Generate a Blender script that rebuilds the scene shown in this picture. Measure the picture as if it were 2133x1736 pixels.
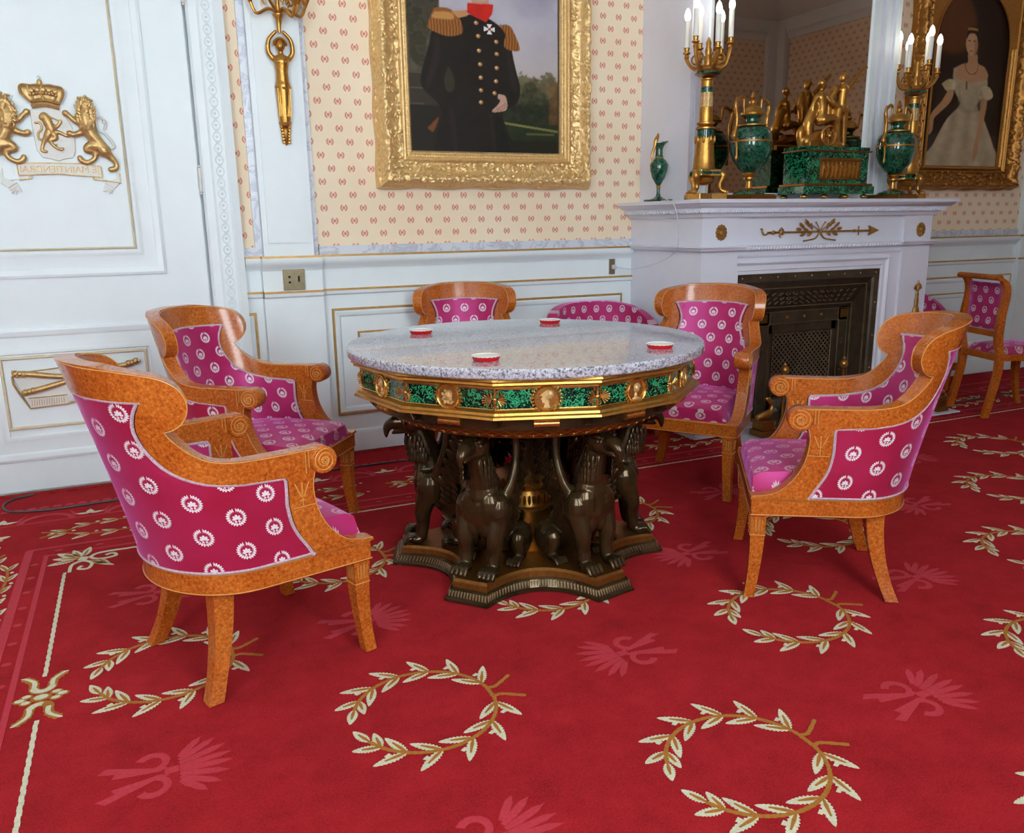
import bpy, bmesh, math, random
import numpy as np
from mathutils import Vector, Matrix, Euler, noise
random.seed(7)
for o_ in list(bpy.data.objects): bpy.data.objects.remove(o_)
SC = bpy.context.scene
COL = SC.collection
PI = math.pi
# ---------------------------------------------------------------- camera
F_PX, PITCH, ROLL, YAW, CAMH = 1712.0, math.radians(13.25), math.radians(.85), math.radians(24.2), 1.2
def _m(a): return Matrix(a)
_R1 = _m([[math.cos(ROLL),0,math.sin(ROLL)],[0,1,0],[-math.sin(ROLL),0,math.cos(ROLL)]])
_R2 = _m([[1,0,0],[0,math.cos(PITCH),math.sin(PITCH)],[0,-math.sin(PITCH),math.cos(PITCH)]])
_R3 = _m([[math.cos(YAW),math.sin(YAW),0],[-math.sin(YAW),math.cos(YAW),0],[0,0,1]])
CM = _R3 @ _R2 @ _R1
cam = bpy.data.cameras.new('camera'); camo = bpy.data.objects.new('camera', cam); COL.objects.link(camo)
cam.sensor_fit = 'HORIZONTAL'; cam.sensor_width = 36.0; cam.lens = 36.0*F_PX/2133.0
cam.clip_start = .05; cam.clip_end = 60
rt, fw, up = CM.col[0], CM.col[1], CM.col[2]
camo.matrix_world = Matrix(((rt[0],up[0],-fw[0],0),(rt[1],up[1],-fw[1],0),(rt[2],up[2],-fw[2],CAMH),(0,0,0,1)))
SC.camera = camo
# survey helpers: a direction measured in the photograph, met with a wall or floor plane of the room
def ray(x, y): return CM @ Vector(((x-1066.5)/F_PX, 1.0, (868-y)/F_PX))
def at_y(x, y, Y):
    r = ray(x, y); t = Y/r[1]; return Vector((r[0]*t, Y, CAMH+r[2]*t))
def at_z(x, y, z=0.0):
    r = ray(x, y); t = (z-CAMH)/r[2]; return Vector((r[0]*t, r[1]*t, z))
# ---------------------------------------------------------------- world, lights, exposure
W = bpy.data.worlds.new('world'); SC.world = W; W.use_nodes = True
W.node_tree.nodes['Background'].inputs[0].default_value = (.75,.85,1,1)
W.node_tree.nodes['Background'].inputs[1].default_value = .3
def area(name, loc, rot, sx, sy, power, col):
    l = bpy.data.lights.new(name, 'AREA'); l.shape = 'RECTANGLE'; l.size = sx; l.size_y = sy
    l.energy = power; l.color = col
    o = bpy.data.objects.new(name, l); COL.objects.link(o); o.location = loc; o.rotation_euler = rot
    return o
YB = -.75          # window wall behind the camera
# daylight of the main window behind the camera, then two added fill lights
area('window_and_fill_light', (.95, YB+.03, 2.15), (math.radians(90),0,PI), 1.1, 2.3, 84, (.96,.98,1.0))
area('window_and_fill_light', (-1.7, YB+.03, 2.15), (math.radians(90),0,PI), 1.1, 2.3, 84, (.84,.95,1.0))  # added cool fill from the left, set as a second window
area('window_and_fill_light', (3.6, YB+.03, 2.15), (math.radians(90),0,PI), 1.1, 2.3, 6, (.95,.97,1.0))  # added weak fill on the right, set as a third window
SC.view_settings.view_transform = 'Standard'; SC.view_settings.look = 'None'
SC.view_settings.gamma = 1.0; SC.view_settings.use_curve_mapping = False
SC.view_settings.exposure = 0.35
# ---------------------------------------------------------------- small tools
def lin(c):
    c /= 255.0
    return c/12.92 if c <= .04045 else ((c+.055)/1.055)**2.4
def S(r, g, b, a=1.0): return (lin(r), lin(g), lin(b), a)
class X:            # expression on shader sockets
    nt = None
    def __init__(s, v): s.v = v
    @staticmethod
    def m(op, *a, clamp=False):
        n = X.nt.nodes.new('ShaderNodeMath'); n.operation = op; n.use_clamp = clamp
        for i, q in enumerate(a):
            q = q.v if isinstance(q, X) else q
            if isinstance(q, (int, float)): n.inputs[i].default_value = q
            else: X.nt.links.new(q, n.inputs[i])
        return X(n.outputs[0])
    def __add__(s, o): return X.m('ADD', s, o)
    __radd__ = __add__
    def __sub__(s, o): return X.m('SUBTRACT', s, o)
    def __rsub__(s, o): return X.m('SUBTRACT', o, s)
    def __mul__(s, o): return X.m('MULTIPLY', s, o)
    __rmul__ = __mul__
    def __truediv__(s, o): return X.m('DIVIDE', s, o)
    def __lt__(s, o): return X.m('LESS_THAN', s, o)
    def __gt__(s, o): return X.m('GREATER_THAN', s, o)
def xabs(a): return X.m('ABSOLUTE', a)
def xmax(a, b): return X.m('MAXIMUM', a, b)
def xmin(a, b): return X.m('MINIMUM', a, b)
def mat(name, base=(.8,.8,.8,1), rough=.5, metal=0.0, **k):
    m = bpy.data.materials.new(name); m.use_nodes = True
    b = m.node_tree.nodes['Principled BSDF']
    b.inputs['Base Color'].default_value = base; b.inputs['Roughness'].default_value = rough
    b.inputs['Metallic'].default_value = metal
    for q, v in k.items(): b.inputs[q.replace('_', ' ')].default_value = v
    X.nt = m.node_tree
    return m, b
def nd(t, **k):
    n = X.nt.nodes.new(t)
    for q, v in k.items():
        if hasattr(n, q): setattr(n, q, v)
        else: n.inputs[q].default_value = v
    return n
def lk(a, b): X.nt.links.new(a.v if isinstance(a, X) else a, b)
def coords(kind='Object', scale=None, rot=None):
    tc = nd('ShaderNodeTexCoord'); out = tc.outputs[kind]
    if kind == 'Position': pass
    if scale:
        mp = nd('ShaderNodeMapping'); mp.inputs['Scale'].default_value = scale
        if rot: mp.inputs['Rotation'].default_value = rot
        lk(out, mp.inputs[0]); out = mp.outputs[0]
    return out
def nz(vec, scale, detail=3, rough=.55, dist=0):
    n = nd('ShaderNodeTexNoise'); n.inputs['Scale'].default_value = scale; n.inputs['Detail'].default_value = detail
    n.inputs['Roughness'].default_value = rough; n.inputs['Distortion'].default_value = dist
    lk(vec, n.inputs['Vector']); return n.outputs['Fac']
def ramp(fac, stops, interp='LINEAR'):
    r = nd('ShaderNodeValToRGB'); e = r.color_ramp.elements; r.color_ramp.interpolation = interp
    while len(e) < len(stops): e.new(.5)
    for i, (p, c) in enumerate(stops): e[i].position = p; e[i].color = c
    lk(fac, r.inputs[0]); return r.outputs[0]
def mixc(f, a, b):
    n = nd('ShaderNodeMix'); n.data_type = 'RGBA'
    for i, q in ((0, f), (6, a), (7, b)):
        if isinstance(q, (float, int, tuple)): n.inputs[i].default_value = q
        else: lk(q, n.inputs[i])
    return n.outputs[2]
def bump(b, h, strength=.3, dist=.002):
    n = nd('ShaderNodeBump'); n.inputs['Strength'].default_value = strength; n.inputs['Distance'].default_value = dist
    lk(h, n.inputs['Height']); lk(n.outputs[0], b.inputs['Normal'])
# ---------------------------------------------------------------- materials
M = {}
def plain(key, base, rough=.5, metal=0.0, nscale=0, nstr=.15, var=0.0, **k):
    m, b = mat(key, base, rough, metal, **k)
    v = coords('Object')
    if var:
        f = nz(v, nscale or 8, 4)
        d = tuple(c*(1-var) for c in base[:3])+(1,); l = tuple(min(1, c*(1+var)) for c in base[:3])+(1,)
        lk(ramp(f, [(.3, d), (.7, l)]), b.inputs['Base Color'])
    if nscale: bump(b, nz(v, nscale*3, 3), nstr, .003)
    M[key] = m; return m
plain('white_paint', S(232,240,243), .42, nscale=6, nstr=.03, var=.02)
plain('mantel_marble', S(228,228,240), .28, nscale=4, nstr=.02, var=.03)
plain('ceiling_paint', S(226,224,220), .7)
plain('gilt_line', S(190,150,90), .42, .55, nscale=30, var=.15)
plain('bronze_pale', S(140,116,84), .34, .7, nscale=90, nstr=.3, var=.2)
plain('gold_mid', S(172,128,66), .36, .6, nscale=70, nstr=.3, var=.2)
plain('gilt_pale', S(220,206,176), .45, .2, nscale=30, var=.08)
plain('gold', S(190,140,68), .3, .88, nscale=60, nstr=.25, var=.18)
plain('gold_bright', S(206,158,84), .22, .9, nscale=60, nstr=.2, var=.15)
plain('gold_pale', S(205,170,115), .45, .5, nscale=90, nstr=.45, var=.22)
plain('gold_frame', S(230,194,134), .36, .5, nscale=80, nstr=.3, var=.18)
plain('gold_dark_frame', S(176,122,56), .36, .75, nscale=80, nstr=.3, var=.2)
plain('gold_dark', S(140,92,40), .38, .8, nscale=60, nstr=.3, var=.2)
plain('bronze', S(72,56,34), .22, .6, nscale=14, nstr=.06, var=.3)
plain('iron', S(80,68,52), .4, .45, nscale=14, nstr=.25, var=.35)
plain('iron_light', S(128,108,84), .4, .6, nscale=20, nstr=.2, var=.25)
plain('black_hollow', S(14,12,12), .9)
plain('brass_plate', S(128,116,92), .38, .75, nscale=60, var=.12)
plain('inlay', S(214,150,72), .3, nscale=40, var=.08)
plain('piping', S(222,190,202), .6, nscale=260, nstr=1.0, var=.3)
plain('dish_red', S(196,16,28), .25); plain('dish_white', S(238,236,228), .3)
plain('wool_cream', S(214,210,180), .95, nscale=160, nstr=.7, var=.12)
plain('wool_gold', S(172,112,34), .95, nscale=160, nstr=.7, var=.15)
plain('wool_rose', S(190,46,61), .95, nscale=120, nstr=.7, var=.12)
plain('cable', S(66,66,70), .5); plain('white_cord', S(214,214,220), .5)
plain('candle', S(236,234,226), .4); plain('grey_panel', S(176,170,160), .5)
plain('canvas_edge', S(60,50,40), .8); plain('relief_gold', S(196,160,104), .36, .6, nscale=70, nstr=.3, var=.2)
plain('relief_white', S(222,220,214), .4, nscale=30, nstr=.1, var=.04)
m, b = mat('bulb', (1,1,1,1), .3); b.inputs['Emission Color'].default_value = (1,.93,.78,1); b.inputs['Emission Strength'].default_value = 7; M['bulb'] = m
m, b = mat('mirror_glass', (.6,.5,.4,1), .012, 1.0); v = coords('Object'); lk(ramp(nz(v, 3, 2), [(.3, (.54,.44,.34,1)), (.7, (.6,.5,.4,1))]), b.inputs['Base Color']); M['mirror_glass'] = m
# marble edge strip with grey veins
m, b = mat('veined_marble', S(214,216,224), .3); v = coords('Object', (1,1,1), (0,.6,.3))
f = nz(v, 7, 5, .6, 1.6); lk(ramp(f, [(.0, S(218,222,230)), (.47, S(214,218,228)), (.53, S(186,188,204)), (.58, S(216,219,228)), (1, S(222,225,232))]), b.inputs['Base Color']); M['veined_marble'] = m
# burl wood
m, b = mat('burl_wood', S(190,106,36), .24); v = coords('Object')
f1 = nz(v, 120, 6, .8); f2 = nz(v, 9, 3)
c1 = ramp(f1, [(.36, S(104,42,10)), (.46, S(172,80,20)), (.56, S(200,106,34)), (.68, S(226,146,66))])
c2 = ramp(f2, [(.35, S(158,78,24)), (.65, S(208,128,52))])
lk(mixc(.25, c1, c2), b.inputs['Base Color']); b.inputs['Coat Weight'].default_value = .35; b.inputs['Coat Roughness'].default_value = .12; M['burl_wood'] = m
# malachite
m, b = mat('malachite', S(10,90,60), .14); v = coords('Object')
wv = nd('ShaderNodeTexNoise'); wv.inputs['Scale'].default_value = 26; wv.inputs['Detail'].default_value = 3; lk(v, wv.inputs['Vector'])
vo = nd('ShaderNodeTexVoronoi'); vo.inputs['Scale'].default_value = 40; lk(mixc(.25, v, wv.outputs['Color']), vo.inputs['Vector'])
d = X(vo.outputs['Distance']); band = X.m('SINE', d*9.0+X(wv.outputs['Fac'])*16.0)
lk(ramp(band*.5+.5, [(0, S(1,16,16)), (.45, S(3,40,32)), (.75, S(8,84,56)), (1, S(52,160,108))]), b.inputs['Base Color'])
b.inputs['Coat Weight'].default_value = .5; M['malachite'] = m
m, b = mat('malachite_dark', S(6,60,46), .12); v = coords('Object')
f = nz(v, 30, 5, .6, 2.5); lk(ramp(f, [(.3, S(2,24,20)), (.5, S(6,66,50)), (.62, S(24,112,78)), (.75, S(10,60,46))]), b.inputs['Base Color']); b.inputs['Coat Weight'].default_value = .6; M['malachite_dark'] = m
# granite
m, b = mat('granite', S(180,180,190), .07, Coat_Weight=.5, Coat_Roughness=.03); v = coords('Object')
f = nz(v, 120, 4, .75); f2 = nz(v, 300, 2, .6)
lk(mixc(.3, ramp(f, [(.41, S(30,30,38)), (.47, S(170,170,182)), (.6, S(216,216,226)), (.7, S(226,222,232))]), ramp(f2, [(.4, S(80,80,90)), (.55, S(206,206,216))])), b.inputs['Base Color'])
b.inputs['IOR'].default_value = 1.6; M['granite'] = m
# carpet pile
m, b = mat('carpet_pile', S(160,24,32), .97); v = coords('Object')
f = nz(v, 6, 8, .75); g = nz(v, 200, 4, .85)
c = ramp(f, [(.32, S(128,14,20)), (.5, S(164,24,32)), (.68, S(188,36,44))])
c2 = ramp(g, [(.34, S(108,8,14)), (.66, S(204,50,56))])
lk(mixc(.45, c, c2), b.inputs['Base Color']); b.inputs['Sheen Weight'].default_value = .15; b.inputs['Sheen Tint'].default_value = S(230,80,84)
b.inputs['Specular IOR Level'].default_value = .1
bump(b, g, .7, .004); M['carpet_pile'] = m
# laurel wreath motif in metres
def lattice(x, y, P, Q):
    x = X.m('FLOORED_MODULO', x, P)-P/2; y = X.m('FLOORED_MODULO', y, Q)-Q/2
    out = (xabs(x)/P+xabs(y)/Q) > .5
    x = x-out*X.m('SIGN', x)*(P/2); y = y-out*X.m('SIGN', y)*(Q/2)
    return x, y
def wreath(x, y, R, n=3.6):
    x = x/R; y = y/R
    r = X.m('SQRT', x*x+y*y); s = xabs(X.m('ARCTAN2', x, y*-1.0))
    d = xabs(r-.8)
    ph = X.m('FRACT', s*n-d*3.0)
    leaf = (d < X.m('POWER', 1.0-ph, .7)*.235)*(s < 3.0)
    y2 = y+.24
    rho = X.m('SQRT', x*x+y2*y2); phi = X.m('ARCTAN2', x, y2)
    pet = X.m('POWER', xabs(X.m('COSINE', phi*4.2)), .5)
    fan = (rho < pet*.26+.2+X.m('COSINE', phi)*.08)*(xabs(phi) < 2.0)
    x3 = xabs(x)-.16; y3 = y+.47
    dot = (X.m('SQRT', x3*x3+y3*y3) < .11)
    return xmin(xmax(xmax(leaf, fan), dot), 1.0)
def damask(key, P, Q, R, ox=0, oy=0, g1=S(156,26,52), g2=S(172,38,78), mot=S(228,222,226)):
    m, b = mat(key, g1, .36); uv = nd('ShaderNodeUVMap'); sp = nd('ShaderNodeSeparateXYZ'); lk(uv.outputs[0], sp.inputs[0])
    x, y = lattice(X(sp.outputs[0])+ox, X(sp.outputs[1])+oy, P, Q)
    w = wreath(x, y, R)
    g = ramp(nz(coords('Object'), 6, 3), [(.3, g1), (.7, g2)])
    lk(mixc(w.v, g, mot), b.inputs['Base Color'])
    b.inputs['Sheen Weight'].default_value = 1.0; b.inputs['Sheen Roughness'].default_value = .35; b.inputs['Sheen Tint'].default_value = S(240,130,225)
    b.inputs['Specular IOR Level'].default_value = .6; b.inputs['Specular Tint'].default_value = S(255,150,235)
    st = nz(coords('Object', (900,900,900)), 1, 1)
    bump(b, w+X(st)*.2, .25, .0008); M[key] = m
damask('damask_outer', .178, .094, .0245, .05, .02)
damask('damask_inner', .1, .122, .0225, .05, .03, g1=S(172,36,88), g2=S(190,58,116))  # same cloth as outside, pinker: light inside the chairs put into the colour
damask('damask_seat', .094, .12, .024, .01, .06, g1=S(172,36,84), g2=S(186,50,108), mot=S(214,190,190))  # seat ground pinker as well, light on it painted into the colour
# wallpaper: small rose wreaths in a half-drop repeat
m, b = mat('wallpaper', S(238,222,196), .7)
ge = nd('ShaderNodeNewGeometry'); sp = nd('ShaderNodeSeparateXYZ'); lk(ge.outputs['Position'], sp.inputs[0])
nn = nd('ShaderNodeSeparateXYZ'); lk(ge.outputs['True Normal'], nn.inputs[0])
onx = xabs(X(nn.outputs[0])) > .5
hx = X(sp.outputs[0])*(1.0-onx)+X(sp.outputs[1])*onx
x, y = lattice(hx-1.013+.1015*.5, X(sp.outputs[2])-1.2885+.129*.5, .1015, .129)
x = x/.0185; y = y/.0185
r = X.m('SQRT', x*x+y*y); s = xabs(X.m('ARCTAN2', x, y*-1.0)); d = xabs(r-.82)
ph = X.m('FRACT', s*2.6-d*1.5)
w = xmax((d < .25-ph*.12)*(s < 2.65)*(s > .35), (r < .36))
half = xmax(w, (r < .5)*.45)
lk(mixc((half*.74).v, ramp(nz(ge.outputs['Position'], 2.5, 3), [(.3, S(244,220,188)), (.7, S(248,230,202))]), S(206,84,76)), b.inputs['Base Color']); M['wallpaper'] = m
m, b = mat('paint', rough=.5, Specular_IOR_Level=.25); a = nd('ShaderNodeVertexColor'); a.layer_name = 'Col'; lk(a.outputs[0], b.inputs['Base Color'])
bump(b, nz(coords('Object'), 90, 3), .15, .001); M['paint'] = m
# ---------------------------------------------------------------- objects
def tag(o, label=None, cat=None, group=None, kind=None):
    for k, v in (('label', label), ('category', cat), ('group', group), ('kind', kind)):
        if v: o[k] = v
    return o
def empty(name, loc, rz=0, **k):
    o = bpy.data.objects.new(name, None); COL.objects.link(o); o.location = loc; o.rotation_euler = (0,0,rz)
    o.empty_display_size = .05
    return tag(o, **k)
def obj(name, V, Fs, m, parent=None, smooth=False, uv=None, **k):
    me = bpy.data.meshes.new(name); me.from_pydata([tuple(v) for v in V], [], [tuple(f) for f in Fs])
    return wrap(name, me, m, parent, smooth, uv, **k)
def wrap(name, me, m, parent=None, smooth=False, uv=None, **k):
    for mm in (m if isinstance(m, (list, tuple)) else [m]): me.materials.append(M[mm] if isinstance(mm, str) else mm)
    if uv is not None:
        l = me.uv_layers.new(name='UVMap')
        for lp in me.loops: l.data[lp.index].uv = uv[lp.vertex_index]
    if smooth:
        me.polygons.foreach_set('use_smooth', [True]*len(me.polygons))
        if smooth != 'all': me.set_sharp_from_angle(angle=math.radians(38))
    me.validate(); me.update()
    o = bpy.data.objects.new(name, me); COL.objects.link(o)
    if parent: o.parent = parent
    return tag(o, **k)
def copy_tree(o, parent=None):
    c = o.copy(); COL.objects.link(c); c.parent = parent
    for ch in o.children: copy_tree(ch, c)
    return c
class B:            # mesh builder: shapes joined into one mesh
    def __init__(s): s.v = []; s.f = []; s.mi = []; s.cur = 0
    def add(s, V, Fs, T=None):
        n = len(s.v); s.v += [tuple((T @ Vector(v)) if T else v) for v in V]
        s.f += [tuple(i+n for i in f) for f in Fs]; s.mi += [s.cur]*len(Fs); return s
    def box(s, a, b, T=None, bev=0):
        x0, y0, z0 = a; x1, y1, z1 = b
        if bev <= 0:
            return s.add([(x0,y0,z0),(x1,y0,z0),(x1,y1,z0),(x0,y1,z0),(x0,y0,z1),(x1,y0,z1),(x1,y1,z1),(x0,y1,z1)],
                  [(0,3,2,1),(4,5,6,7),(0,1,5,4),(1,2,6,5),(2,3,7,6),(3,0,4,7)], T)
        bm = bmesh.new(); bmesh.ops.create_cube(bm, size=1)
        for v in bm.verts: v.co = Vector(((x0+x1)/2+v.co.x*(x1-x0), (y0+y1)/2+v.co.y*(y1-y0), (z0+z1)/2+v.co.z*(z1-z0)))
        bmesh.ops.bevel(bm, geom=bm.edges[:], offset=bev, segments=2, affect='EDGES', profile=.5)
        return s.bm(bm, T)
    def bm(s, bm, T=None):
        bm.verts.index_update(); V = [v.co[:] for v in bm.verts]; Fs = [[v.index for v in f.verts] for f in bm.faces]
        bm.free(); return s.add(V, Fs, T)
    def lathe(s, prof, n=24, T=None, sx=1, sy=1, a0=0, mod=None):
        V = []; Fs = []
        for r, z in prof:
            for i in range(n):
                a = a0+2*PI*i/n; q = r*(mod(a, z) if mod else 1); V.append((q*math.cos(a)*sx, q*math.sin(a)*sy, z))
        for j in range(len(prof)-1):
            for i in range(n):
                k = (i+1) % n; Fs.append((j*n+i, j*n+k, (j+1)*n+k, (j+1)*n+i))
        if prof[0][0] > 1e-6: Fs.append(tuple(range(n-1, -1, -1)))
        if prof[-1][0] > 1e-6: Fs.append(tuple((len(prof)-1)*n+i for i in range(n)))
        return s.add(V, Fs, T)
    def tube(s, pts, rad, n=8, T=None, closed=False, caps=True, flat=1.0):
        pts = [Vector(p) for p in pts]; N = len(pts)
        if isinstance(rad, (int, float)): rad = [rad]*N
        V = []; Fs = []; u = None
        for i, p in enumerate(pts):
            if closed: t = pts[(i+1) % N]-pts[i-1]
            else: t = pts[min(i+1, N-1)]-pts[max(i-1, 0)]
            t = t.normalized() if t.length > 1e-9 else Vector((0,0,1))
            if u is None: u = t.orthogonal().normalized() if abs(t.z) > .9 else Vector((0,0,1)).cross(t).normalized()
            else:
                u = u-t*u.dot(t); u = u.normalized() if u.length > 1e-6 else t.orthogonal().normalized()
            w = t.cross(u)
            for k in range(n):
                a = 2*PI*k/n; V.append(p+u*math.cos(a)*rad[i]+w*math.sin(a)*rad[i]*flat)
        for i in range(N if closed else N-1):
            j = (i+1) % N
            for k in range(n):
                l = (k+1) % n; Fs.append((i*n+k, i*n+l, j*n+l, j*n+k))
        if caps and not closed: Fs.append(tuple(range(n-1, -1, -1))); Fs.append(tuple((N-1)*n+k for k in range(n)))
        return s.add(V, Fs, T)
    def ball(s, c, r, n=10, T=None, R=None):
        rr = (r, r, r) if isinstance(r, (int, float)) else r
        V = []; Fs = []; m = max(4, n//2+1)
        for j in range(m+1):
            th = PI*j/m
            for i in range(n):
                a = 2*PI*i/n; q = Vector((rr[0]*math.sin(th)*math.cos(a), rr[1]*math.sin(th)*math.sin(a), rr[2]*math.cos(th)))
                if R: q = R @ q
                V.append(Vector(c)+q)
        for j in range(m):
            for i in range(n):
                k = (i+1) % n; Fs.append((j*n+i, (j+1)*n+i, (j+1)*n+k, j*n+k))
        return s.add(V, Fs, T)
    def prism(s, poly, d0, d1, axis='z', T=None, bev=0):
        """polygon in 2-D pushed from d0 to d1 along an axis; axis y: (x,z) polygons"""
        bm = bmesh.new(); vs = []
        for p in poly:
            vs.append(bm.verts.new({'z': (p[0], p[1], d0), 'y': (p[0], d0, p[1]), 'x': (d0, p[0], p[1])}[axis]))
        f = bm.faces.new(vs); r = bmesh.ops.extrude_face_region(bm, geom=[f])
        dv = {'z': (0,0,d1-d0), 'y': (0,d1-d0,0), 'x': (d1-d0,0,0)}[axis]
        bmesh.ops.translate(bm, verts=[g for g in r['geom'] if isinstance(g, bmesh.types.BMVert)], vec=dv)
        if bev: bmesh.ops.bevel(bm, geom=[e for e in bm.edges if e.calc_face_angle(0) > .5], offset=bev, segments=1, affect='EDGES')
        bmesh.ops.triangulate(bm, faces=[f for f in bm.faces if len(f.verts) > 4])
        bmesh.ops.recalc_face_normals(bm, faces=bm.faces[:])
        return s.bm(bm, T)
    def build(s, name, m, parent=None, smooth=False, **k):
        o = obj(name, s.v, s.f, m, parent, smooth, **k)
        if any(s.mi): o.data.polygons.foreach_set('material_index', s.mi)
        return o
    def blob(s, name, m, parent=None, voxel=.005, smooth=3, post=None, **k):
        me = bpy.data.meshes.new(name); me.from_pydata(s.v, [], s.f); me.update()
        o = bpy.data.objects.new(name, me); COL.objects.link(o)
        md = o.modifiers.new('r', 'REMESH'); md.mode = 'VOXEL'; md.voxel_size = voxel
        if smooth: sm = o.modifiers.new('s', 'SMOOTH'); sm.iterations = smooth; sm.factor = .5
        dg = bpy.context.evaluated_depsgraph_get(); e = o.evaluated_get(dg); me2 = bpy.data.meshes.new_from_object(e)
        bpy.data.objects.remove(o); me2.name = name; me2.materials.clear()
        if post: post(me2)
        return wrap(name, me2, m, parent, 'all', **k)
def TR(loc=(0,0,0), rot=(0,0,0), sc=(1,1,1)):
    return Matrix.Translation(loc) @ Euler(rot).to_matrix().to_4x4() @ Matrix.Diagonal((*sc, 1))
def spline(pts, n=8):
    pts = [Vector(p) for p in pts]; out = []
    for i in range(len(pts)-1):
        p0 = pts[max(i-1, 0)]; p1 = pts[i]; p2 = pts[i+1]; p3 = pts[min(i+2, len(pts)-1)]
        for k in range(n):
            t = k/n; out.append(.5*((2*p1)+(p2-p0)*t+(2*p0-5*p1+4*p2-p3)*t*t+(3*p1-p0-3*p2+p3)*t**3))
    out.append(pts[-1]); return out
def lerps(a, n):    # resample a list of radii to n values
    return [float(v) for v in np.interp(np.linspace(0, len(a)-1, n), range(len(a)), a)]
def limb(b, pts, rad, k=6, n=12, T=None):
    p = spline(pts, k); r = lerps(rad, len(p))
    b.tube(p, r, n, T); b.ball(p[0], r[0]*.99, n, T); b.ball(p[-1], r[-1]*.99, n, T)
def frame_sweep(b, x0, x1, z0, z1, Y, prof, T=None, first=0):
    """mitred rectangular moulding on a wall facing -Y; prof = (inset from outer edge, height off the wall)"""
    V = []; Fs = []; n = len(prof)
    for cx, cz, sx, sz in ((x0, z0, 1, 1), (x1, z0, -1, 1), (x1, z1, -1, -1), (x0, z1, 1, -1)):
        for w, h in prof: V.append((cx+sx*w, Y-h, cz+sz*w))
    for c in range(first, 4):
        d = (c+1) % 4
        for i in range(n-1): Fs.append((c*n+i, d*n+i, d*n+i+1, c*n+i+1))
    b.add(V, Fs, T)
def strip(b, x0, x1, Y, prof):
    """horizontal moulding: prof = (z, projection) closed against the wall plane Y"""
    V = []; Fs = []; n = len(prof)
    for x in (x0, x1):
        for z, h in prof: V.append((x, Y-h, z))
    for i in range(n-1): Fs.append((i, n+i, n+i+1, i+1))
    Fs.append(tuple(range(n))); Fs.append(tuple(range(2*n-1, n-1, -1)))
    b.add(V, Fs)
# ================================================================ ROOM
YW = 4.32; XL, XR = -2.9, 7.4; ZC = 3.95
def st(b, name, m, parent=None, smooth=False):
    o = b.build(name, m, parent, smooth)
    if not parent: o['kind'] = 'structure'
    return o
b = B(); b.box((XL-.1, YB-.1, -.06), (XR+.1, YW+.1, -.012)); st(b, 'floor', 'burl_wood')
b = B(); b.box((XL-.1, YB-.1, ZC), (XR+.1, YW+.1, ZC+.1)); st(b, 'ceiling', 'ceiling_paint')
b = B(); b.box((XL, YW+.02, -.012), (XR, YW+.12, ZC)); wall_back = st(b, 'wall_back', 'white_paint')
b = B(); b.box((XL-.1, YB, -.012), (XL, YW+.12, ZC)); wall_left = st(b, 'wall_left', 'white_paint')
b = B(); b.box((XR, YB, -.012), (XR+.1, YW+.12, ZC)); wall_right = st(b, 'wall_right', 'white_paint')
b = B(); b.box((XL, YB-.1, -.012), (XR, YB, ZC)); wall_front = st(b, 'wall_front', 'white_paint')
# wallpaper lengths (children of their walls)
for x0, x1 in ((.5, .555), (.865, 2.86), (4.22, 6.24)):
    B().box((x0, YW, 1.10), (x1, YW+.03, 3.3)).build('wallpaper_panel', 'wallpaper', wall_back)
B().box((XR-.02, YB+.22, 1.10), (XR, YW-.2, 3.3)).build('wallpaper_panel', 'wallpaper', wall_right)
B().box((4.5, YB, 1.10), (XR-.22, YB+.02, 3.3)).build('wallpaper_panel', 'wallpaper', wall_front)
B().box((XL, YB+.2, 1.10), (XL+.02, YW-.2, 3.3)).build('wallpaper_panel', 'wallpaper', wall_left)
# plain dado and corner posts of the far sides, seen in the mirror
for w, a, c in ((wall_right, (XR-.05, YB, 0), (XR-.0, YW, 1.05)), (wall_right, (XR-.08, YB, 0), (XR, YB+.2, 3.4)), (wall_front, (XR-.22, YB, 0), (XR-.06, YB+.08, 3.4)),
                (wall_right, (XR-.08, 1.0, 0), (XR, 1.25, 3.4)), (wall_front, (4.3, YB, 0), (4.5, YB+.07, 3.4))):
    B().box(a, c).build('pilaster_strip', 'white_paint', w)
# cornice running round the room
b = B()
pr = [(0, 3.28), (.03, 3.28), (.04, 3.33), (.07, 3.36), (.07, 3.5), (.14, 3.56), (.16, 3.6), (.34, 3.8), (.36, 3.84), (.4, 3.86), (.4, 3.96)]
V = []; Fs = []; n = len(pr)
for cx, cy, sx, sy in ((XL, YB, 1, 1), (XR, YB, -1, 1), (XR, YW+.02, -1, -1), (XL, YW+.02, 1, -1)):
    for w, z in pr: V.append((cx+sx*w, cy+sy*w, z))
for c in range(4):
    d = (c+1) % 4
    for i in range(n-1): Fs.append((c*n+i, c*n+i+1, d*n+i+1, d*n+i))
b.add(V, Fs); b.build('trim_1', 'white_paint', None, True, kind='structure')
# main window behind the camera, and two unseen ones added for the fill lights
for i, x in enumerate((.95, -1.7, 3.6)):
    b = B(); z0, z1 = .95, 3.35
    frame_sweep(b, x-.68, x+.68, z0, z1, 0, [(0, 0), (0, .07), (.05, .09), (.09, .06), (.13, .04), (.13, 0)], TR((2*x, YB, 0), (0, 0, PI)))
    o = st(b, 'window_%d' % (i+1), 'white_paint')
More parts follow.
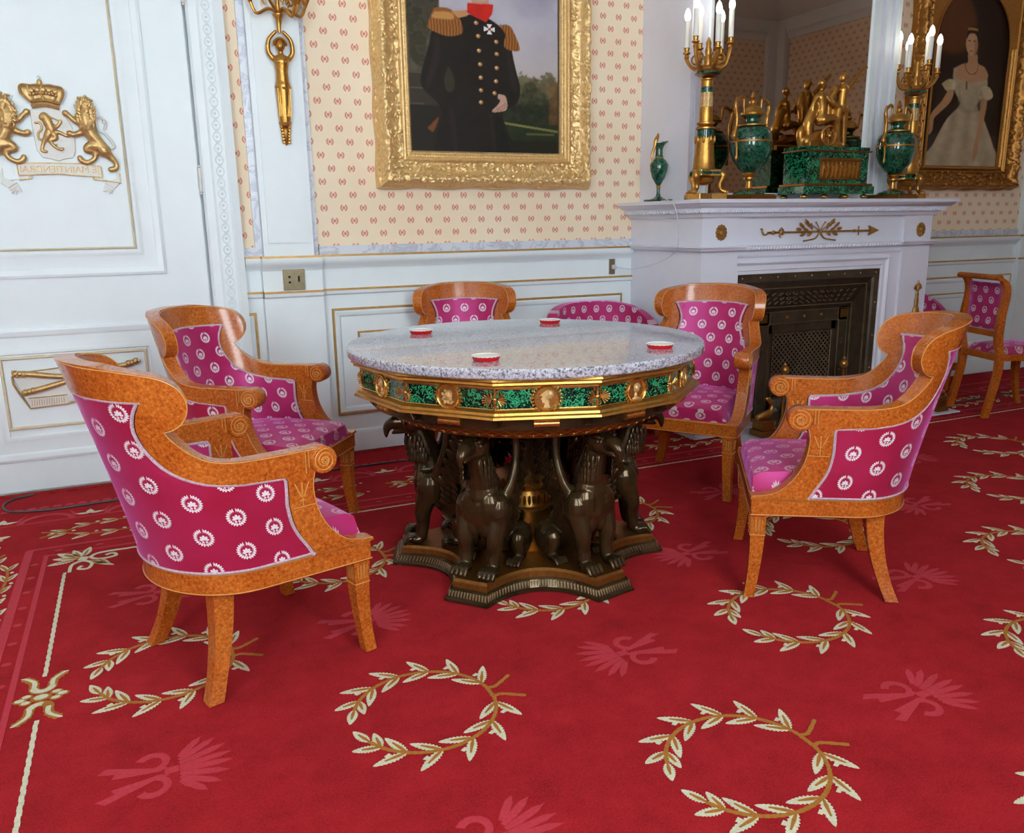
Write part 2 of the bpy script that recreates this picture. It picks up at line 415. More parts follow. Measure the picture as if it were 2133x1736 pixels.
# ---------------- dado of the back wall
def prof_rail(d=0): return [(.985, 0), (.985, .012+d), (1.0, .018+d), (1.012, .034+d), (1.03, .04+d), (1.046, .04+d), (1.046, 0)]
def dado(x0, x1, d=0, name='chair_rail'):
    b = B(); strip(b, x0, x1, YW, prof_rail(d)); b.build(name, 'white_paint', wall_back, True)
    b = B(); b.box((x0, YW-.036-d, 1.046), (x1, YW+.02, 1.056)); b.box((x0, YW-.022-d, .872), (x1, YW+.02, .882)); b.build('gilt_bead', 'gilt_line', wall_back)
    b = B(); strip(b, x0, x1, YW, [(.848, 0), (.848, .008+d), (.856, .018+d), (.872, .02+d), (.872, 0)]); b.build('lower_rail', 'white_paint', wall_back, True)
    if d == 0:
        b = B(); b.box((x0, YW-.012, 1.056), (x1, YW+.02, 1.10)); b.build('marble_border', 'veined_marble', wall_back)
    b = B(); b.box((x0, YW-.006-d, .10), (x1, YW+.03, .985)); b.build('dado_board', 'white_paint', wall_back)
    b = B(); strip(b, x0, x1, YW, [(.003, 0), (.003, .03+d), (.10, .03+d), (.115, .022+d), (.12, .008+d), (.12, 0)]); b.build('baseboard_strip', 'white_paint', wall_back, True)
def panel(x0, x1, z0, z1, gilt=True, parent=None, Y=None, w=.012):
    parent = parent or wall_back; Y = YW-.006 if Y is None else Y
    b = B(); frame_sweep(b, x0+w, x1-w, z0+w, z1-w, Y, [(0, 0), (0, .008), (.008, .014), (.022, .012), (.03, .004), (.034, 0)]); b.build('panel_moulding', 'white_paint', parent, True)
    if gilt:
        b = B(); frame_sweep(b, x0, x1, z0, z1, Y, [(0, 0), (0, .008), (.003, .012), (.009, .012), (w, .008), (w, 0)]); b.build('gilt_moulding', 'gilt_line', parent, True)
dado(.5, .575); dado(.87, 2.745); dado(4.455, 6.24)
dado(.575, .87, .045, 'pilaster_rail')
panel(.915, 2.68, .205, .778); panel(1.045, 2.55, .33, .652, True, w=.005)
panel(4.62, 6.29-.07, .205, .762); panel(4.78, 6.08, .33, .64, True, w=.006)
panel(.44, .535, .205, .778)
b = B(); b.box((.59, YW-.055, 1.056), (.835, YW+.02, 3.3)); b.box((.615, YW-.062, 1.12), (.81, YW-.05, 3.25)); b.build('pilaster', 'white_paint', wall_back)
b = B(); b.box((.555, YW-.014, 1.056), (.59, YW+.02, 3.3)); b.build('marble_border', 'veined_marble', wall_back)
b = B(); b.box((.835, YW-.014, 1.056), (.865, YW+.02, 3.3)); b.build('marble_border', 'veined_marble', wall_back)
b = B(); b.box((6.24, YW-.05, .003), (6.42, YW+.02, 3.3)); b.box((6.42, YW-.02, .003), (7.35, YW+.02, 3.3)); b.build('pilaster', 'white_paint', wall_back)
b = B(); b.box((6.235, YW-.06, 1.044), (6.43, YW-.04, 1.058)); b.box((6.235, YW-.056, .87), (6.43, YW-.04, .884)); b.build('gilt_bead', 'gilt_line', wall_back)
# ---------------- door on the left with its casing
dy = YW-.01; DOORY = dy
b = B(); b.box((-.905, dy, .003), (.322, dy+.03, 2.75)); door = st(b, 'door_1', 'white_paint')
def dmould(x0, x1, z0, z1):
    b = B(); frame_sweep(b, x0, x1, z0, z1, dy, [(0, 0), (0, .01), (.012, .016), (.03, .012), (.04, .004), (.085, .004), (.095, .01), (.115, .008), (.12, 0)])
    b.build('panel_moulding', 'white_paint', door, True)
dmould(-.72, .14, .99, 2.62); dmould(-.72, .14, .15, .765)
b = B(); frame_sweep(b, -.605, .012, .30, .64, dy, [(0, 0), (0, .008), (.004, .012), (.010, .012), (.014, .006), (.014, 0)]); b.build('gilt_moulding', 'gilt_pale', door, True)
b = B(); frame_sweep(b, -.60, .02, 1.11, 2.50, dy, [(0, .006), (.004, .012), (.010, .006)]); b.build('gilt_moulding', 'gilt_pale', door, True)
for z in (.55, 1.42, 2.25):
    b = B(); b.tube([(.329, dy-.012, z-.055), (.329, dy-.012, z+.055)], .0075, 10); b.ball((.329, dy-.012, z+.062), .007); b.ball((.329, dy-.012, z-.062), .007); b.build('hinge', 'brass_plate' if z < 1 else 'relief_white', door, True)
for x0, x1, nm in ((.336, .5, 'trim_2'), (-1.09, -.92, 'trim_3')):
    b = B(); n = [(0, 0), (0, .02), (.012, .034), (.045, .034), (.055, .046), (.115, .046), (.125, .056), (.16, .05), (.164, 0)]
    V = []; Fs = []
    for z in (.003, 3.25):
        for x, h in n: V.append((x0+x if nm == 'trim_2' else x1-x, YW-h, z))
    k = len(n)
    for i in range(k-1): Fs.append((i, i+1, k+i+1, k+i))
    b.add(V, Fs); tr = st(b, nm, 'white_paint', None, True)
    if nm == 'trim_2':
        me = None
        for j in range(58):
            z = .16+j*.052
            if me is None:
                b = B(); ring = [(.017*math.cos(a), 0, .019*math.sin(a)) for a in np.linspace(0, 2*PI, 12, endpoint=False)]
                b.tube(ring, .0035, 5, closed=True); b.ball((0, 0, 0), .006, 6)
                for s_ in (-1, 1): b.tube([(s_*.017, 0, .004), (s_*.006, 0, .022), (-s_*.012, 0, .034)], .0025, 4)
                o = b.build('carved_ring', 'white_paint', tr, True); me = o.data
            else: o = bpy.data.objects.new('carved_ring', me); COL.objects.link(o); o.parent = tr
            o.location = (x0+.085, YW-.047, z)
b = B(); b.box((-1.2, YW-.03, 2.76), (.6, YW+.02, 2.95)); b.box((-1.25, YW-.08, 2.95), (.65, YW+.02, 3.02)); st(b, 'trim_4', 'white_paint')
# ---------------- switch plates
def plate(name, p0, p1, label):
    x0, z1, x1, z0 = p0[0], p0[1], p1[0], p1[1]
    b = B(); b.box((x0, YW-.06 if x0 < 1 else YW-.012, z0), (x1, YW-.052 if x0 < 1 else YW-.004, z1), bev=.0015)
    return b.build(name, 'brass_plate', tag_ := None, False, label=label, cat=None) if 0 else tag(b.build(name, 'brass_plate'), label, 'wall socket')
sp_ = plate('socket_plate', (.672, .99), (.779, .887), 'square dull brass plate with round sockets and a dark slot on the white pilaster')
for x, z in ((.703, .953), (.703, .926)):
    b = B(); b.lathe([(0, 0), (.006, 0), (.006, .002), (.0045, .003), (0, .003)], 10, TR((x, YW-.06, z), (PI/2, 0, 0))); b.build('socket_hole', 'black_hollow', sp_, True)
b = B(); b.box((.745, YW-.0625, .928), (.753, YW-.06, .956)); b.build('slot', 'black_hollow', sp_)
for x, z in ((.7, .973), (.7, .905), (.752, .974), (.752, .906)): b = B(); b.ball((x, YW-.0605, z), .0026, 6); b.build('screw', 'gold_pale', sp_, True)
s2 = plate('switch_plate', (2.59, .982), (2.628, .892), 'narrow brass plate with a white plug beside the fireplace')
B().box((2.603, YW-.034, .922), (2.628, YW-.012, .948), bev=.004).build('plug', 'white_cord', s2)
# ================================================================ CHIMNEY BREAST AND MANTELPIECE
YF = 3.628; X0, X1 = 2.745, 4.455
b = B(); b.box((2.80, 3.85, 1.29), (4.28, YW+.02, 3.3)); b.box((2.83, 3.842, 1.3), (2.90, 3.852, 3.3)); chim = st(b, 'wall_chimney', 'mantel_marble')
b = B(); b.box((4.08, 3.83, 1.29), (4.12, 3.852, 3.3)); b.box((4.17, 3.835, 1.29), (4.2, 3.852, 3.3)); b.box((4.245, 3.835, 1.29), (4.285, 3.852, 3.3)); b.build('pilaster_strip', 'white_paint', chim)
mt = empty('mantelpiece', ((X0+X1)/2, 3.97, 0), label='white marble mantelpiece with gilt bronze mounts around the dark fireplace', cat='mantelpiece')
OX, OY = (X0+X1)/2, 3.97
mt.location = (0, 0, 0)
ox0, ox1, oz = 3.009, 4.076, .905
b = B()
b.box((X0, YF, .004), (2.985, YW, 1.215)); b.box((4.225, YF, .004), (X1, YW, 1.215))
b.box((2.985, YF+.018, oz), (4.225, YW, 1.215)); b.box((2.985, YF+.018, .004), (ox0, YW, oz)); b.box((ox1, YF+.018, .004), (4.225, YW, oz))
b.build('body', 'mantel_marble', mt)
def wrap_mould(b, prof, y0=YF, x0=X0, x1=X1):   # moulding round left side, front, right side
    V = []; Fs = []; n = len(prof)
    for fx, fy in ((0, 0), (0, 1), (1, 1), (1, 0)):
        for z, h in prof:
            x = (x0-h) if fx == 0 else (x1+h); y = (y0-h) if fy == 1 else YW
            V.append((x, y, z))
    for c in range(3):
        for i in range(n-1): Fs.append((c*n+i, (c+1)*n+i, (c+1)*n+i+1, c*n+i+1))
    Fs.append(tuple(c*n+n-1 for c in range(4))); Fs.append(tuple(c*n for c in (3, 2, 1, 0)))
    b.add(V, Fs)
b = B(); wrap_mould(b, [(1.213, 0), (1.213, .012), (1.225, .02), (1.236, .022), (1.238, .045), (1.252, .052), (1.262, .05), (1.264, .062), (1.272, .078), (1.284, .088), (1.286, .098), (1.305, .1), (1.305, 0)])
b.build('shelf', 'mantel_marble', mt, True)
b = B(); me = None
for z, h, st_ in ((1.244, .05, .0175),):
    x = X0-h+.01
    while x < X1+h: b.tube([(x, YF-h+.0, z-.007), (x+.011, YF-h-.003, z+.007)], .0035, 5); x += st_
    y = YF-h
    while y < YW-.02: b.tube([(X0-h, y, z-.007), (X0-h-.003, y+.011, z+.007)], .0035, 5); y += st_
b.build('rope_moulding', 'mantel_marble', mt, True, kind='stuff')
mp = [(1.03, 0), (1.03, .006), (1.036, .012), (1.04, .024), (1.052, .028), (1.056, .034), (1.064, .034), (1.064, 0)]
for q0, q1 in ((X0, 2.985), (4.225, X1)):
    b = B(); wrap_mould(b, mp, YF, q0, q1); b.build('impost', 'mantel_marble', mt, True)
b = B(); strip(b, 2.985, 4.225, YF+.018, [(1.03, 0), (1.03, .006), (1.04, .03), (1.062, .036), (1.062, 0)])
strip(b, 2.985, 4.225, YF+.018, [(.995, 0), (.998, .008), (1.005, .01), (1.012, 0)]); b.build('frieze_moulding', 'mantel_marble', mt, True)
b = B(); x = 2.995
while x < 4.21: b.ball((x, YF-.016, 1.046), (.0065, .006, .011), 6, R=Euler((0, .5, 0)).to_matrix()); x += .021
b.build('leaf_moulding', 'mantel_marble', mt, True, kind='stuff')
b = B(); frame_sweep(b, ox0-.058, ox1+.058, -.3, oz+.072, YF+.018, [(0, 0), (0, .012), (.01, .018), (.02, .012), (.024, .004), (.044, .004), (.05, .008), (.054, 0)], None, 1); 
for v in range(len(b.v)): b.v[v] = (b.v[v][0], b.v[v][1], max(b.v[v][2], .016))
b.build('opening_moulding', 'mantel_marble', mt, True)
# gilt mounts
def rosette(x, z, r=.036):
    b = B(); b.lathe([(r, 0), (r, .003), (r*.95, .006), (r*.7, .007), (r*.4, .005), (r*.32, .009), (r*.2, .016), (0, .018)], 48, TR((x, YF, z), (PI/2, 0, 0)), 1, 1.16, mod=lambda a, z: 1+.05*math.cos(12*a))
    for k in range(12):
        a = 2*PI*k/12; b.ball((x+r*.66*math.cos(a), YF-.007, z+r*.76*math.sin(a)), (.0045, .004, .012), 6, R=Euler((0, PI/2-a, 0)).to_matrix())
    b.build('rosette', 'gold_mid', mt, True)
rosette(2.868, 1.134); rosette(4.362, 1.126)
b = B(); yq = YF+.006
az = 1.128
b.tube([(3.19, yq, az), (3.95, yq, az)], .0055, 8)
b.prism([(3.94, az+.028), (4.02, az), (3.94, az-.028), (3.955, az)], yq-.006, yq+.006, 'y')
b.tube([(3.862, yq, az-.026), (3.862, yq, az+.026)], .004, 6); b.ball((3.83, yq, az), (.016, .008, .009)); b.ball((3.29, yq, az), (.02, .01, .016)); b.ball((3.23, yq, az), (.014, .009, .012))
b.tube([(3.3, yq, az+.014), (3.285, yq, az+.026), (3.27, yq, az+.012), (3.285, yq, az-.004), (3.27, yq, az-.02), (3.285, yq, az-.028)], .003, 6)
b.tube(spline([(3.2, yq, az), (3.17, yq, az-.012), (3.155, yq, az+.0), (3.15, yq, az+.018), (3.14, yq, az+.02)]), .0045, 6)
for sgn in (-1, 1):
    for k, (dx, dz, an, L) in enumerate(((.1, .012, .35, .038), (.13, .036, .6, .04), (.085, .045, 1.0, .036), (.06, .03, 1.2, .034), (.12, -.014, -.3, .036), (.15, .016, .15, .034), (.07, -.012, -.6, .032), (.1, .055, 1.0, .03))):
        cx = 3.56+sgn*dx
        b.ball((cx, yq-.003, az+dz), (L*.62, .004, .009), 8, R=Euler((0, -an*sgn if sgn > 0 else an, 0)).to_matrix())
    b.tube(spline([(3.56, yq-.006, az), (3.56+sgn*.05, yq-.006, az+.03), (3.56+sgn*.11, yq-.006, az+.05)]), .003, 6)
    b.tube(spline([(3.56, yq-.008, az), (3.56+sgn*.02, yq-.008, az+.035), (3.56+sgn*.035, yq-.008, az+.052)]), [.003]*16+[.006], 6)
    b.tube(spline([(3.56, yq-.008, az), (3.56+sgn*.03, yq-.008, az-.035), (3.56+sgn*.075, yq-.008, az-.045), (3.56+sgn*.12, yq-.008, az-.05)]), .0045, 6)
b.ball((3.56, yq-.008, az), .008); b.build('laurel_and_arrow_mount', 'gold_mid', mt, True)
def torch_mount(x):
    b = B(); b.box((x-.024, YF-.018, .36), (x+.024, YF, .38)); b.box((x-.02, YF-.02, .38), (x+.02, YF, .44)); b.lathe([(.022, .44), (.026, .46), (.02, .49), (.024, .54), (.03, .575), (.026, .63), (.02, .655), (.012, .66), (.014, .7), (.009, .72), (.013, .735), (.009, .75)], 14, TR((x, YF-.012, 0)), 1, .6)
    for k in range(9):
        a = PI*(k/8); b.ball((x+.018*math.cos(a), YF-.014, .775+.018*math.sin(a)), (.008, .006, .016), 6, R=Euler((0, PI/2-a, 0)).to_matrix())
    b.ball((x, YF-.014, .775), (.016, .012, .02)); b.ball((x, YF-.014, .81), (.006, .005, .012)); b.build('torch_mount', 'gold_mid', mt, True)
torch_mount(2.868); torch_mount(4.372)
b = B(); b.box((2.9, 3.42, .004), (4.62, YF+.25, .014), bev=.004); b.build('hearth_slab', 'veined_marble', mt)
# ---------------- cast iron insert
ox0 += .002; ox1 -= .002; oz -= .002
ins = empty('fireplace_insert', (0, 0, 0), label='dark cast iron fireplace insert with splayed sides and lattice grille', cat='fireplace')
p1 = at_y(1580, 651, 3.81); p2 = at_y(1768, 637, 3.81)
ix0, ix1, iz1 = p1[0], p2[0], (p1[2]+p2[2])/2
b = B(); frame_sweep(b, ox0, ox1, -.5, oz, YF+.03, [(0, 0), (0, .01), (.04, .01), (.045, .016), (.055, .004)], None, 1)
for i in range(len(b.v)): b.v[i] = (b.v[i][0], b.v[i][1], max(b.v[i][2], .016))
b.build('outer_frame', 'iron', ins)
a, c = ox0+.055, ox1-.055; t = oz-.055; yo = YF+.03; yi = 3.81
b = B()
b.add([(a, yo, .016), (a, yo, t), (ix0, yi, iz1), (ix0, yi, .016)], [(0, 1, 2, 3)])
b.add([(c, yo, .016), (c, yo, t), (ix1, yi, iz1), (ix1, yi, .016)], [(0, 3, 2, 1)])
b.add([(a, yo, t), (c, yo, t), (ix1, yi, iz1), (ix0, yi, iz1)], [(0, 1, 2, 3)])
b.build('splayed_surround', 'iron', ins)
b = B()
for q in (.18, .86):
    pts = [Vector((a, yo, .016)).lerp(Vector((ix0, yi, .016)), q), Vector((a, yo, t)).lerp(Vector((ix0, yi, iz1)), q), Vector((c, yo, t)).lerp(Vector((ix1, yi, iz1)), q), Vector((c, yo, .016)).lerp(Vector((ix1, yi, .016)), q)]
    b.tube(pts, .006, 6)
# scrolled foliage cast into the covings
for u in np.linspace(.08, .92, 15):
    for vv in (.38, .55, .7):
        pt = Vector((a, yo, t)).lerp(Vector((c, yo, t)), u).lerp(Vector((ix0, yi, iz1)).lerp(Vector((ix1, yi, iz1)), u), vv)
        rg = [(pt.x+.02*math.cos(k*.9)*(1-k*.08), pt.y-.004, pt.z+.012*math.sin(k*.9+u*9)*(1-k*.08)) for k in range(7)]
        b.tube(rg, .003, 4)
b.build('cast_ornament', 'iron_light', ins, True, kind='stuff')
for k in range(9):
    B().ball((ox0+.03+k*(ox1-ox0-.06)/8, YF+.018, oz-.02), (.005, .003, .005), 6).build('rivet', 'gold_pale', ins, True)
for k in range(4):
    B().ball((ox1-.02, YF+.018, oz-.2-k*.2), (.005, .003, .005), 6).build('rivet', 'gold_pale', ins, True)
# inner face with studded border
y = yi; wB = .085
b = B(); b.box((ix0, y, .016), (ix0+wB, y+.03, iz1)); b.box((ix1-wB, y, .016), (ix1, y+.03, iz1)); b.box((ix0, y, iz1-wB), (ix1, y+.03, iz1))
b.box((ix0+wB, y+.012, .016), (ix0+wB+.035, y+.05, iz1-wB)); b.box((ix1-wB-.035, y+.012, .016), (ix1-wB, y+.05, iz1-wB)); b.box((ix0+wB, y+.012, iz1-wB-.05), (ix1-wB, y+.05, iz1-wB))
b.build('inner_frame', 'iron', ins)
b = B()
for q in (.008, wB-.008):
    b.tube([(ix0+q, y-.003, .016), (ix0+q, y-.003, iz1-q), (ix1-q, y-.003, iz1-q), (ix1-q, y-.003, .016)], .0035, 6)
for xx in (ix0+wB, ix1-wB): b.tube([(xx, y-.003, iz1-.004), (xx, y-.003, iz1-wB)], .003, 6)
for xx in (ix0, ix1-wB): b.tube([(xx+.004, y-.003, iz1-wB), (xx+wB-.004, y-.003, iz1-wB)], .003, 6)
gx0, gx1, gz1 = ix0+wB+.04, ix1-wB-.04, iz1-wB-.055
b.tube([(gx0, y+.006, .016), (gx0, y+.006, gz1), (gx1, y+.006, gz1), (gx1, y+.006, .016)], .004, 6)
b.build('bead_lines', 'iron_light', ins, True)
for k in range(3): B().ball((ix0+wB+(k+1.0)*(ix1-ix0-2*wB)/4, y-.001, iz1-wB/2), (.012, .008, .012), 10).build('stud', 'gold_dark', ins, True)
for k in range(3):
    for xx in (ix0+wB/2, ix1-wB/2): B().ball((xx, y-.001, iz1-wB-.14-k*.17), (.008, .006, .008), 8).build('stud', 'gold_dark', ins, True)
for xx in (ix0+wB/2, ix1-wB/2): B().box((xx-.026, y-.006, iz1-wB/2-.026), (xx+.026, y, iz1-wB/2+.026), bev=.004).build('corner_block', 'gold_dark', ins)
b = B(); b.box((ix0-.02, 3.93, .016), (ix1+.02, 3.95, iz1)); b.build('fireback', 'black_hollow', ins)
b = B(); s = .033; L = gz1-.014
def clipbar(x0, sg):
    # diagonal bar across the grille, clipped to its opening
    x = x0; z = .016; p0 = None; pts = []
    for k in range(0, 400):
        xx = x0+sg*k*.004; zz = .016+k*.004
        if gx0 <= xx <= gx1 and .024 <= zz <= gz1: pts.append((xx, y+.015, zz))
    if len(pts) > 2: b.tube([pts[0], pts[-1]], .0045, 5)
k = gx0-L
while k < gx1+L:
    clipbar(k, 1); clipbar(k, -1); k += s
b.build('lattice_grille', 'iron_light', ins, True, kind='stuff')
# hearth things
b = B(); ax = gx0+.01
for k in range(16): b.ball((ix0+.1+random.random()*.3, 3.74+random.random()*.05, .05+random.random()*.16*(1-k/30)), (.05, .035, .03), 8, R=Euler((0, random.random()*2, 0)).to_matrix())
b.box((ix0+.05, 3.73, .016), (ix0+.45, 3.79, .05)); b.blob('coal_heap', 'iron', None, .009, 2, label='grey brown heap of fuel in the grate in front of the lattice grille', cat='coal')
bpy.data.objects['coal_heap']['kind'] = 'stuff'
for i, (px_, lb) in enumerate(((1633, 'left brass andiron standing in the dark fireplace mouth'), (1754, 'right brass andiron with ball finial in front of the grille'))):
    p = at_y(px_, 800, 3.66); t = empty('andiron', (p[0], 3.66, .016), label=lb, cat='andiron', group='brass andirons in the fireplace')
    B().lathe([(.03, 0), (.032, .01), (.02, .02), (.01, .05), (.014, .1), (.009, .14), (.016, .2), (.01, .26), (.012, .29)], 14).build('shaft', 'gold_dark', t, True)
    b = B(); b.ball((0, 0, .325), .026, 14); b.ball((0, 0, .358), .011, 8); b.build('finial', 'gold', t, True)
    b = B(); limb(b, [(0, -.0, .05), (.03, -.02, .03), (.05, -.03, .010)], [.008, .007, .009]); limb(b, [(0, 0, .05), (-.03, -.02, .03), (-.05, -.03, .010)], [.008, .007, .009]); b.build('feet', 'gold_dark', t, True)
fe = empty('fender', (0, 0, 0), label='low brass fender with dolphin ends on the white hearth slab', cat='fender')
for sx, x in ((1, 3.12), (-1, 4.5)):
    b = B(); b.box((x-.05, 3.45, .0155), (x+.05, 3.56, .05), bev=.004); b.box((x-.04, 3.46, .05), (x+.04, 3.55, .1), bev=.004); b.box((x-.047, 3.453, .1), (x+.047, 3.557, .112), bev=.003); b.build('plinth', 'gold_dark', fe)
    b = B(); limb(b, [(x-.04*sx, 3.5, .125), (x, 3.5, .135), (x+.04*sx, 3.5, .15), (x+.05*sx, 3.5, .185), (x+.03*sx, 3.5, .215)], [.02, .024, .018, .01, .012]); b.ball((x+.02*sx, 3.5, .225), (.022, .012, .012)); b.blob('dolphin', 'gold', fe, .004, 2)
b = B(); b.tube([(3.16, 3.49, .06), (4.46, 3.49, .06)], .009, 8); b.box((3.16, 3.485, .016), (4.46, 3.495, .05)); b.build('rail', 'gold_dark', fe, True)
# ---------------- mirror over the mantel
mi = empty('overmantel_mirror', (0, 0, 0), label='tall mirror above the mantelpiece reflecting the room', cat='mirror')
b = B(); b.box((2.93, 3.838, 1.32), (4.045, 3.85, 3.2)); b.build('glass', 'mirror_glass', mi)
b = B(); frame_sweep(b, 2.89, 4.085, 1.306, 3.24, 3.85, [(0, 0), (0, .022), (.01, .028), (.03, .024), (.034, .014), (.04, .012)]); b.build('frame', 'white_paint', mi, True)
# ================================================================ CARPET
cp = empty('carpet', (0, 0, 0), label='crimson wool carpet woven with laurel wreaths, palmettes and a leafy border', cat='carpet')
b = B(); b.box((XL+.05, YB+.05, -.012), (XR-.05, YW-.08 if 0 else YW-.035, 0)); b.build('pile', 'carpet_pile', cp)
b = B()   # short uneven fringe along the wall edge
x = XL+.05
while x < 6.2:
    w = random.uniform(.012, .03); h = random.uniform(.004, .016)
    b.box((x, YW-.075-h, -.006), (x+w, YW-.05, h*.3)) if not (.5 < x < .9 or x > 2.5) else None; x += w+random.uniform(0, .012)
b.build('fringe', 'carpet_pile', cp, kind='stuff')
ZQ = [0]
def flat(b, poly, z=.0012, z0=-.002):
    """a woven patch: thin relief standing just proud of the pile"""
    ZQ[0] = (ZQ[0]+1) % 40; z += ZQ[0]*8e-6
    n = len(poly); V = [(p[0], p[1], z0) for p in poly]+[(p[0], p[1], z) for p in poly]
    Fs = [tuple(range(n, 2*n))]+[(i, (i+1) % n, n+(i+1) % n, n+i) for i in range(n)]
    b.add(V, Fs)
def leaf(b, x, y, ang, L, Wd, vein=True, jag=.0035):
    ca, sa = math.cos(ang), math.sin(ang); n = 9; up_, lo = [], []
    for i in range(n+1):
        t = i/n; w = Wd*math.sin(PI*min(1, t**.8))**.75 if 0 < t < 1 else 0
        for tt, q in ((t, w), (t+.045, w*.72)) if 0 < t < .93 else ((t, w),):
            up_.append((tt*L, q)); lo.append((tt*L, -q))
    pts = up_+lo[::-1][1:-1]
    P_ = [(x+ca*u-sa*v, y+sa*u+ca*v) for u, v in pts]
    b.cur = 0; flat(b, P_, .0012)
    if vein:
        b.cur = 1; v = [(-.02, -.0022), (L*.72/1, -.0016), (L*.72, .0016), (-.02, .0022)]
        v = [(0, -.002), (L*.3, -.0045), (L*.66, -.002), (L*.66, .002), (L*.3, .0045), (0, .002)]
        flat(b, [(x+ca*u-sa*w, y+sa*u+ca*w) for u, w in v], .002)
def stem(b, pts, w):
    b.cur = 1; p = [Vector(q) for q in spline([(a, c, 0) for a, c in pts], 5)]; N = len(p); l, r = [], []
    for i in range(N):
        t = (p[min(i+1, N-1)]-p[max(i-1, 0)]).normalized(); n = Vector((-t.y, t.x, 0)); ww = w*(1+.35*(i % 2))
        l.append(p[i]+n*ww); r.append(p[i]-n*ww)
    for i in range(N-1): flat(b, [r[i], r[i+1], l[i+1], l[i]], .0015)
def wreath_mesh():
    b = B(); R = .172
    for sg in (1, -1):
        arc = [(R*math.cos(a*sg)*1.05, R*math.sin(a*sg)*1.03) for a in np.linspace(-.12, 2.72, 14)]
        stem(b, [(R+.085, -sg*.055), (R+.03, -sg*.02)]+arc, .0042)
        for k, a in enumerate((.28, .74, 1.2, 1.66, 2.12, 2.5)):
            ca, sa = math.cos(a*sg)*1.05*R, math.sin(a*sg)*1.03*R; td = a*sg+sg*PI/2
            leaf(b, ca, sa, td-sg*.72, .088 if k < 5 else .068, .0138); leaf(b, ca, sa, td+sg*.62, .084 if k < 5 else .062, .0135)
            if k < 5:
                for q in (-1, 1):
                    aa = a+.22; rr = R*(1.03+q*.13); cx, cy = rr*math.cos(aa*sg), rr*math.sin(aa*sg)
                    b.cur = 0; flat(b, [(cx-.009, cy), (cx-.003, cy-.007), (cx+.009, cy-.002), (cx+.004, cy+.008)])
        leaf(b, arc[-1][0], arc[-1][1], 2.72*sg+sg*PI/2, .062, .014)
    b.cur = 0
    return b
wb = wreath_mesh(); w0 = wb.build('laurel_wreath', ['wool_cream', 'wool_gold'], cp)
w0.location = (-.04, 2.31, 0)
first = True
def crescent(b, cx, cy, r, a0, a1, w0_, w1_, n=9):
    pts = []
    for i in range(n+1):
        t = i/n; a = a0+(a1-a0)*t; w = w0_+(w1_-w0_)*t; pts.append(((cx+(r+w)*math.cos(a), cy+(r+w)*math.sin(a)), (cx+(r-w)*math.cos(a), cy+(r-w)*math.sin(a))))
    for i in range(n): flat(b, [pts[i][1], pts[i+1][1], pts[i+1][0], pts[i][0]] if a1 < a0 else [pts[i][0], pts[i+1][0], pts[i+1][1], pts[i][1]], .0008)
def palmette_mesh():
    b = B()
    for sg in (1, -1):
        for k, (a, L) in enumerate(((.12, .115), (.42, .11), (.78, .1), (1.15, .08))):
            a *= sg; ca, sa = math.cos(a*.75), math.sin(a*.75); x0, y0 = .012, sg*(.006+k*.013)
            pts = [(0, -.006), (L*.3, -.011), (L*.75, -.009), (L, 0), (L*.75, .009), (L*.3, .008), (0, .005)]
            flat(b, [(x0+ca*u-sa*v, y0+sa*u+ca*v) for u, v in pts], .0008)
        crescent(b, -.045, sg*.045, .03, sg*2.6, -sg*1.3, .010, .008)
        flat(b, [(-.13, sg*.02), (-.03, sg*.006), (-.01, sg*.016), (-.12, sg*.042)] if sg > 0 else [(-.13, sg*.02), (-.12, sg*.042), (-.01, sg*.016), (-.03, sg*.006)], .0008)
        flat(b, [(-.16, sg*.05), (-.05, sg*.012), (-.04, sg*.022), (-.14, sg*.066)] if sg > 0 else [(-.16, sg*.05), (-.14, sg*.066), (-.04, sg*.022), (-.05, sg*.012)], .0008)
    flat(b, [(-.02, -.012), (.01, -.012), (.01, .012), (-.02, .012)], .0008)
    return b
p0 = palmette_mesh().build('tonal_palmette', 'wool_rose', cp); p0.hide_render = False
pal0 = False
for i in range(-0, 11):
    for j in range(-3, 6):
        x = -.04+.593*i; y = 2.31-.515*j
        if x > 6.5 or y > 3.2 or y < -.1 or x < -.1: continue
        if (i+j) % 2 == 0:
            if i == 0 and j == 0: continue
            o = w0.copy(); COL.objects.link(o); o.location = (x, y, 0)
        else:
            o = p0 if not pal0 else p0.copy()
            if pal0: COL.objects.link(o)
            pal0 = True; o.location = (x+.0, y+.02, 0); o.rotation_euler = (0, 0, PI if (i, j) in ((2, 1), (3, 0), (5, 0)) else 0)
